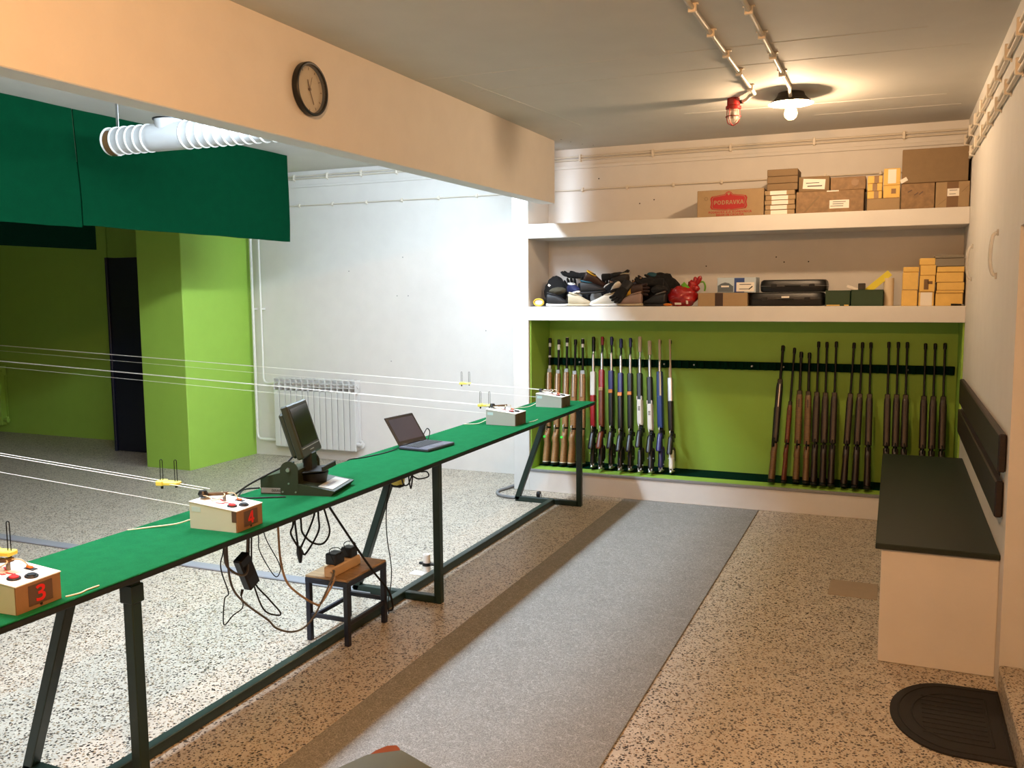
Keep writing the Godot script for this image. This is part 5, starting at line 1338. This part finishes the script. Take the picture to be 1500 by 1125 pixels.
# ------------------------------------------------------------------ heap of gloves and shoes
func heap_shoe(label: String, at: Vector3, rot: Vector3, body: Material, sole: Material, lining: Material, long := 0.24) -> void:
	var t := thing("shoe", label, "shoe", at, 0, "shoes in the heap on the shelf")
	t.rotation_degrees = rot
	var b := Basis(Vector3(0, 1, 0), Vector3(1, 0, 0), Vector3(0, 0, -1)) # loft axis y -> local x
	var k := long / 0.24
	obj("sole", M().at(Vector3.ZERO, b).loft([[-0.12 * k, 0.012, 0, 0.010, 0.022], [-0.11 * k, 0.012, 0, 0.012, 0.03], [-0.03 * k, 0.010, 0, 0.010, 0.026], [0.05 * k, 0.010, 0, 0.010, 0.038], [0.10 * k, 0.012, 0, 0.011, 0.032], [0.125 * k, 0.016, 0, 0.007, 0.014]], 2.6), sole, t)
	obj("upper", M().at(Vector3.ZERO, b).loft([[-0.115 * k, 0.055, 0, 0.038, 0.020], [-0.10 * k, 0.058, 0, 0.045, 0.030], [-0.03 * k, 0.056, 0, 0.042, 0.030], [0.02 * k, 0.045, 0, 0.034, 0.034], [0.07 * k, 0.034, 0, 0.022, 0.035], [0.11 * k, 0.028, 0, 0.013, 0.024], [0.122 * k, 0.025, 0, 0.006, 0.012]], 2.4), body, t)
	var ring := []
	for i in 17:
		var a := TAU * i / 16
		ring.append(Vector3((-0.055 + 0.052 * cos(a)) * k, 0.098 - 0.012 * cos(a), 0.024 * sin(a)))
	obj("collar", M().tube(ring, 0.006, 6), lining, t)
	obj("opening", M().at(Vector3(-0.055 * k, 0.0965, 0)).ball(Vector3.ZERO, Vector3(0.048 * k, 0.004, 0.021), 10), mats["black cloth"], t)
	var lace := M()
	for i in 4:
		lace.tube(arc(Vector3((0.008 + i * 0.016) * k, 0.045 - i * 0.007, 0), Vector3.BACK, Vector3.UP, 0.031, 0.5, PI - 0.5, 6), 0.003, 5)
	obj("laces", lace, lining, t)

func heap_glove(label: String, at: Vector3, rot: Vector3, m: Material, cuff: Material, spread := 0.0, band: Material = null) -> void:
	var t := thing("glove", label, "glove", at, 0, "gloves in the heap on the shelf")
	t.rotation_degrees = rot
	obj("palm", M().loft([[-0.05, 0, 0, 0.036, 0.022], [-0.02, 0, 0, 0.044, 0.026], [0.03, 0, 0, 0.047, 0.024], [0.05, 0, 0, 0.044, 0.018]], 2.5), m, t)
	var fm := M()
	for i in 4:
		var x := -0.034 + i * 0.0225
		var l: float = [0.055, 0.068, 0.065, 0.05][i]
		fm.tube_var(smooth([Vector3(x, 0.04, 0), Vector3(x + (i - 1.5) * 0.004, 0.04 + l * 0.6, 0.008 + spread), Vector3(x + (i - 1.5) * 0.006, 0.04 + l, 0.026 + spread * 2)], 3), [0.0125, 0.0125, 0.012, 0.012, 0.0115, 0.009, 0.005], 8)
	fm.tube_var(smooth([Vector3(0.035, -0.02, 0.004), Vector3(0.062, 0.012, 0.012), Vector3(0.07, 0.045, 0.02)], 3), [0.014, 0.014, 0.013, 0.013, 0.012, 0.01, 0.005], 8)
	obj("fingers", fm, m, t)
	obj("cuff", M().loft([[-0.12, 0, 0, 0.042, 0.026], [-0.115, 0, 0, 0.046, 0.03], [-0.06, 0, 0, 0.040, 0.025], [-0.045, 0, 0, 0.037, 0.022]], 2.6), cuff, t)
	if band:
		var ring := []
		for i in 21:
			ring.append(Vector3(0.042 * cos(TAU * i / 20), -0.121, 0.027 * sin(TAU * i / 20)))
		obj("cuff_trim", M().tube(ring, 0.007, 7), band, t)
		obj("cuff_lining", M().loft([[-0.122, 0, 0, 0.030, 0.017], [-0.1195, 0, 0, 0.034, 0.02]], 2.2), mats["label white"], t)

func crumple(called: String, label: String, cat: String, at: Vector3, r: Vector3, m: Material, amp: float, sd: int, rot := Vector3.ZERO) -> Node3D:
	var t := thing(called, label, cat, at)
	t.rotation_degrees = rot
	var n := FastNoiseLite.new()
	n.seed = sd
	n.frequency = 1.3
	n.fractal_octaves = 3
	obj("body", M().ball(Vector3.ZERO, r, 22, n, amp), m, t)
	return t

func build_pile() -> void:
	var bk: Material = mats["black cloth"]
	var lw: Material = mats["label white"]
	var charcoal := mat("charcoal leather", Color(0.07, 0.07, 0.08), 0.6)
	var cream := mat("cream leather", Color(0.72, 0.67, 0.56), 0.6)
	var yellow := mat("yellow leather", Color(0.80, 0.64, 0.18), 0.6)
	var brown := mat("brown leather", Color(0.20, 0.12, 0.08), 0.5)
	var teal := mat("teal mesh", Color(0.10, 0.30, 0.36), 0.7)
	var blue := mat("blue mesh", Color(0.08, 0.10, 0.26), 0.7)
	var tan := mat("tan suede", Color(0.58, 0.44, 0.32), 0.9)
	var olive := mat("olive canvas", Color(0.25, 0.23, 0.17), 0.9)
	var pink := mat("greyish pink canvas", Color(0.55, 0.46, 0.42), 0.85)
	# front row on the shelf board
	var y0 := 1.529
	heap_glove("black glove showing its yellow cuff, lying against the partition", Vector3(-2.678, y0 + 0.032, -6.90), Vector3(-90, 0, 0), charcoal, charcoal, 0.0, yellow)
	heap_shoe("charcoal shoe with white sole in the front row by the yellow cuff", Vector3(-2.525, y0, -6.81), Vector3(0, 14, 0), charcoal, lw, charcoal, 0.185)
	heap_shoe("cream shoe in the front row of the heap", Vector3(-2.335, y0, -6.80), Vector3(0, 8, 0), cream, cream, cream, 0.185)
	heap_shoe("white sneaker with pale sole in the front row of the heap", Vector3(-2.13, y0, -6.805), Vector3(0, 188, 0), mat("sneaker white", Color(0.80, 0.78, 0.72), 0.6), lw, cream, 0.215)
	heap_shoe("greyish pink flat shoe in the front row of the heap", Vector3(-1.915, y0, -6.80), Vector3(0, 174, 0), pink, cream, pink, 0.205)
	heap_shoe("black shoe with grey laces in the front row by the jacket", Vector3(-1.715, y0, -6.81), Vector3(0, 168, 0), charcoal, charcoal, mats["cord grey"], 0.19)
	# second layer
	crumple("cap", "olive cloth cap lying on the charcoal shoe", "cap", Vector3(-2.545, y0 + 0.122, -6.87), Vector3(0.07, 0.032, 0.05), olive, 0.12, 7, Vector3(0, 20, 4))
	heap_shoe("dark blue sneaker with white stripes on the second layer", Vector3(-2.40, y0 + 0.088, -6.86), Vector3(0, -50, 8), blue, lw, lw, 0.19)
	heap_shoe("black sneaker with teal collar on the second layer", Vector3(-2.235, y0 + 0.10, -6.84), Vector3(0, 16, 4), charcoal, charcoal, teal, 0.20)
	heap_shoe("black shoe with white stripe and sole, tipped on its heel", Vector3(-2.06, y0 + 0.115, -6.86), Vector3(0, -40, 42), charcoal, lw, lw, 0.18)
	heap_glove("brown glove with a yellow cuff lying across the front row", Vector3(-1.875, y0 + 0.125, -6.86), Vector3(10, 0, -86), brown, yellow)
	heap_shoe("dark brown boot with a tan collar on the second layer", Vector3(-1.93, y0 + 0.10, -6.96), Vector3(0, 165, -8), brown, tan, tan, 0.2)
	crumple("knit_cap", "black knit cap on the grey-laced shoe", "cap", Vector3(-1.69, y0 + 0.125, -6.84), Vector3(0.065, 0.036, 0.05), bk, 0.18, 15)
	crumple("cloth_scrap", "small orange cloth scrap beside the red bag", "cloth", Vector3(-1.608, y0 + 0.011, -6.77), Vector3(0.035, 0.011, 0.025), mat("orange cloth", Color(0.75, 0.42, 0.10), 0.8), 0.1, 16)
	# back row standing against the wall, and what lies on top
	var pouch := crumple("pouch", "black fabric pouch with a white label", "pouch", Vector3(-2.625, y0 + 0.115, -7.04), Vector3(0.10, 0.125, 0.075), bk, 0.16, 5, Vector3(0, 0, -8))
	obj("label", M().at(Vector3(-0.03, 0.045, 0.066), Basis(Vector3.BACK, -0.35)).box(Vector3.ZERO, Vector3(0.05, 0.018, 0.004), 0.001), lw, pouch)
	heap_glove("thick black glove standing behind the olive cap", Vector3(-2.465, y0 + 0.125, -7.00), Vector3(-6, 15, 14), bk, charcoal, 0.004)
	heap_glove("black glove standing behind the dark blue sneaker", Vector3(-2.355, y0 + 0.122, -7.05), Vector3(-4, -20, -6), charcoal, bk, 0.006)
	heap_shoe("brown shoe with a yellow lining on top of the heap", Vector3(-2.26, y0 + 0.165, -6.93), Vector3(22, 25, -14), brown, brown, yellow, 0.19)
	heap_glove("black leather glove standing behind the white sneaker", Vector3(-2.19, y0 + 0.122, -7.06), Vector3(-5, 10, 5), charcoal, bk)
	heap_shoe("grey shoe with cream collar on top beside the yellow-lined one", Vector3(-2.07, y0 + 0.165, -7.0), Vector3(10, 150, 10), mat("grey suede", Color(0.20, 0.18, 0.17), 0.8), tan, cream, 0.19)
	heap_glove("black glove with bent fingers behind the brown boot", Vector3(-2.04, y0 + 0.12, -7.10), Vector3(-4, -15, -12), bk, charcoal, 0.01)
	heap_glove("black glove standing next to the shooting jacket", Vector3(-1.915, y0 + 0.12, -7.10), Vector3(-5, 10, 10), charcoal, charcoal)
	heap_glove("black glove lying on top of the standing gloves", Vector3(-2.47, y0 + 0.252, -7.05), Vector3(-80, 30, 70), bk, bk)
	heap_glove("charcoal glove flopped over the grey shoe", Vector3(-2.10, y0 + 0.245, -7.05), Vector3(-75, -20, -60), charcoal, bk)
	heap_glove("black glove draped over the pink shoe", Vector3(-1.99, y0 + 0.10, -6.80), Vector3(-35, 10, 150), bk, charcoal)
	heap_glove("black glove lying on the jacket's sleeve side", Vector3(-1.80, y0 + 0.19, -6.92), Vector3(-60, 15, 80), bk, bk)
	tag(obj("strap_loop", M().tube(arc(Vector3(-2.34, y0 + 0.215, -6.94), Vector3.RIGHT, Vector3.UP, 0.028, 0, TAU, 20), 0.005, 6), bk), "black strap loop standing up beside the yellow-lined shoe", "strap")
	var jk := crumple("jacket", "folded black shooting jacket with a round white badge and teal collar", "jacket", Vector3(-1.73, y0 + 0.125, -7.06), Vector3(0.145, 0.13, 0.09), bk, 0.26, 12, Vector3(0, 0, -12))
	obj("badge", M().at(Vector3(-0.105, 0.02, 0.078), Basis(Vector3.RIGHT, PI / 2)).lathe([Vector2(0, 0.004), Vector2(0.013, 0.003), Vector2(0.014, 0.0)], 16), lw, jk)
	obj("collar", M().ball(Vector3(-0.09, 0.10, 0.01), Vector3(0.05, 0.025, 0.04), 12), teal, jk)
	obj("sleeve", M().tube_var(smooth([Vector3(-0.05, 0.07, 0.055), Vector3(0.03, 0.03, 0.085), Vector3(0.09, -0.06, 0.085)], 4), [0.045, 0.045, 0.044, 0.042, 0.04, 0.04, 0.038, 0.036, 0.03], 12), bk, jk)

# ------------------------------------------------------------------ small things on walls, floor
func build_small_things() -> void:
	# wall clock on the beam
	var c := thing("wall_clock", "round wall clock with black rim on the beam", "clock", Vector3(-2.52, 2.583, -3.49))
	var cb := Basis(Vector3(0, 1, 0), Vector3(1, 0, 0), Vector3(0, 0, -1))
	obj("rim", M().at(Vector3.ZERO, cb).lathe([Vector2(0.0, 0.002), Vector2(0.115, 0.002), Vector2(0.120, 0.008), Vector2(0.120, 0.032), Vector2(0.115, 0.037), Vector2(0.108, 0.036), Vector2(0.104, 0.014), Vector2(0.104, 0.012)], 40), mats["black plastic"], c)
	obj("dial", M().at(Vector3.ZERO, cb).lathe([Vector2(0.104, 0.012), Vector2(0.0, 0.012)], 36), mat("dial cream", Color(0.72, 0.68, 0.58), 0.5), c)
	var hands := [[-0.30, 0.052, 0.007, "hour_hand"], [2.72, 0.078, 0.005, "minute_hand"], [0.35, 0.07, 0.0015, "second_hand"]]
	for h in hands:
		var d := Vector3(0, cos(h[0]), -sin(h[0]))
		obj(h[3], M().at(Vector3(0.016, 0, 0), Basis(Vector3.RIGHT, -h[0])).box(Vector3(0, h[1] / 2 - 0.008, 0), Vector3(0.002, h[1], h[2]), 0.0005), mat("clock brass", Color(0.32, 0.22, 0.10), 0.4, 0.5), c)
	obj("hub", M().cyl(Vector3(0.013, 0, 0), Vector3(0.02, 0, 0), 0.007, -1, 12), mats["clock brass"], c)
	for k in 12:
		var a := TAU * k / 12.0
		obj("hour_mark", M().at(Vector3(0.0125, 0, 0), Basis(Vector3.RIGHT, a)).box(Vector3(0, 0.092, 0), Vector3(0.001, 0.012, 0.003)), mats["clock brass"], c)
	obj("glass", M().at(Vector3.ZERO, cb).lathe([Vector2(0.106, 0.03), Vector2(0.0, 0.031)], 36), mats["clock glass"], c)
	# clear hooks on the side wall
	for q in [["clear plastic loop hook on the wall near the shelf end", -6.34], ["clear plastic loop hook on the wall near the doorway", -4.82]]:
		var h := thing("wall_hook", q[0], "hook", Vector3(WALL_R, 1.81, q[1]))
		obj("loop", M().tube(smooth([Vector3(-0.004, 0.10, 0), Vector3(-0.022, 0.085, 0), Vector3(-0.03, 0.03, 0), Vector3(-0.03, -0.04, 0), Vector3(-0.02, -0.09, 0), Vector3(-0.004, -0.105, 0)], 5), 0.009, 8), mats["clear plastic"], h)
		obj("foot", M().box(Vector3(-0.004, 0.10, 0), Vector3(0.008, 0.03, 0.024), 0.002).box(Vector3(-0.004, -0.105, 0), Vector3(0.008, 0.03, 0.024), 0.002), mats["clear plastic"], h)
	# padded stool whose torn corner shows orange foam
	var s := thing("padded_stool", "olive green padded stool with orange foam at its torn corner", "stool", Vector3(-1.06, 0.008, -1.60), -22)
	var ol := mat("olive vinyl", Color(0.27, 0.275, 0.125), 0.5)
	obj("cushion", M().prism_slab(PackedVector2Array([Vector2(-0.215, -0.16), Vector2(-0.17, -0.235), Vector2(0.215, -0.235), Vector2(0.215, 0.235), Vector2(-0.215, 0.235)]), 0.42, 0.47), ol, s)
	obj("torn_foam", M().prism_slab(PackedVector2Array([Vector2(-0.213, -0.162), Vector2(-0.172, -0.233), Vector2(-0.186, -0.24), Vector2(-0.203, -0.243), Vector2(-0.218, -0.225), Vector2(-0.22, -0.19)]), 0.425, 0.468), mat("orange foam", Color(0.46, 0.24, 0.12), 0.95), s)
	obj("seat_board", M().box(Vector3(0, 0.412, 0), Vector3(0.42, 0.016, 0.46), 0.003), mats["stool plywood"], s)
	for x in [-0.18, 0.18]:
		for z in [-0.2, 0.2]:
			obj("leg", M().box(Vector3(x, 0.202, z), Vector3(0.03, 0.404, 0.03), 0.003), mats["steel green paint"], s)
	# drilled holes with plugs in ceiling and wall
	var hole := M().lathe([Vector2(0, 0.001), Vector2(0.0055, 0.001), Vector2(0.0055, 0.0)], 10).done()
	for q in [[Vector3(-2.45, CEIL, -6.70), Vector3.DOWN], [Vector3(-2.42, CEIL, -6.84), Vector3.DOWN], [Vector3(-2.37, CEIL, -6.98), Vector3.DOWN], [Vector3(-2.31, CEIL, -7.08), Vector3.DOWN]]:
		tag(obj("ceiling_plug", hole, mats["print dark"], null, q[0], Basis(Vector3.RIGHT, PI)), "dark screw hole in the ceiling past the beam end", "screw hole", "ceiling holes")
	for q in [[-2.30, 2.58], [-1.95, 2.36], [-1.83, 2.385], [-1.40, 1.84], [-0.86, 1.90], [-0.80, 1.86], [-0.62, 1.86]]:
		tag(obj("wall_plug", hole, mats["print dark"], null, Vector3(q[0], q[1], NICHE_Z), Basis(Vector3.RIGHT, PI / 2)), "tiny dark screw hole in the wall by the shelves", "screw hole", "wall holes")
	for q in [[-3.4, 1.3], [-4.85, 1.86], [-4.25, 1.98], [-4.2, 1.62], [-4.32, 1.62], [-3.65, 0.35], [-4.4, 1.0]]:
		tag(obj("wall_plug", hole, mats["pipe grey"], null, Vector3(q[0], q[1], -7.3), Basis(Vector3.RIGHT, PI / 2)), "tiny grey screw hole in the white range wall", "screw hole", "range wall holes")
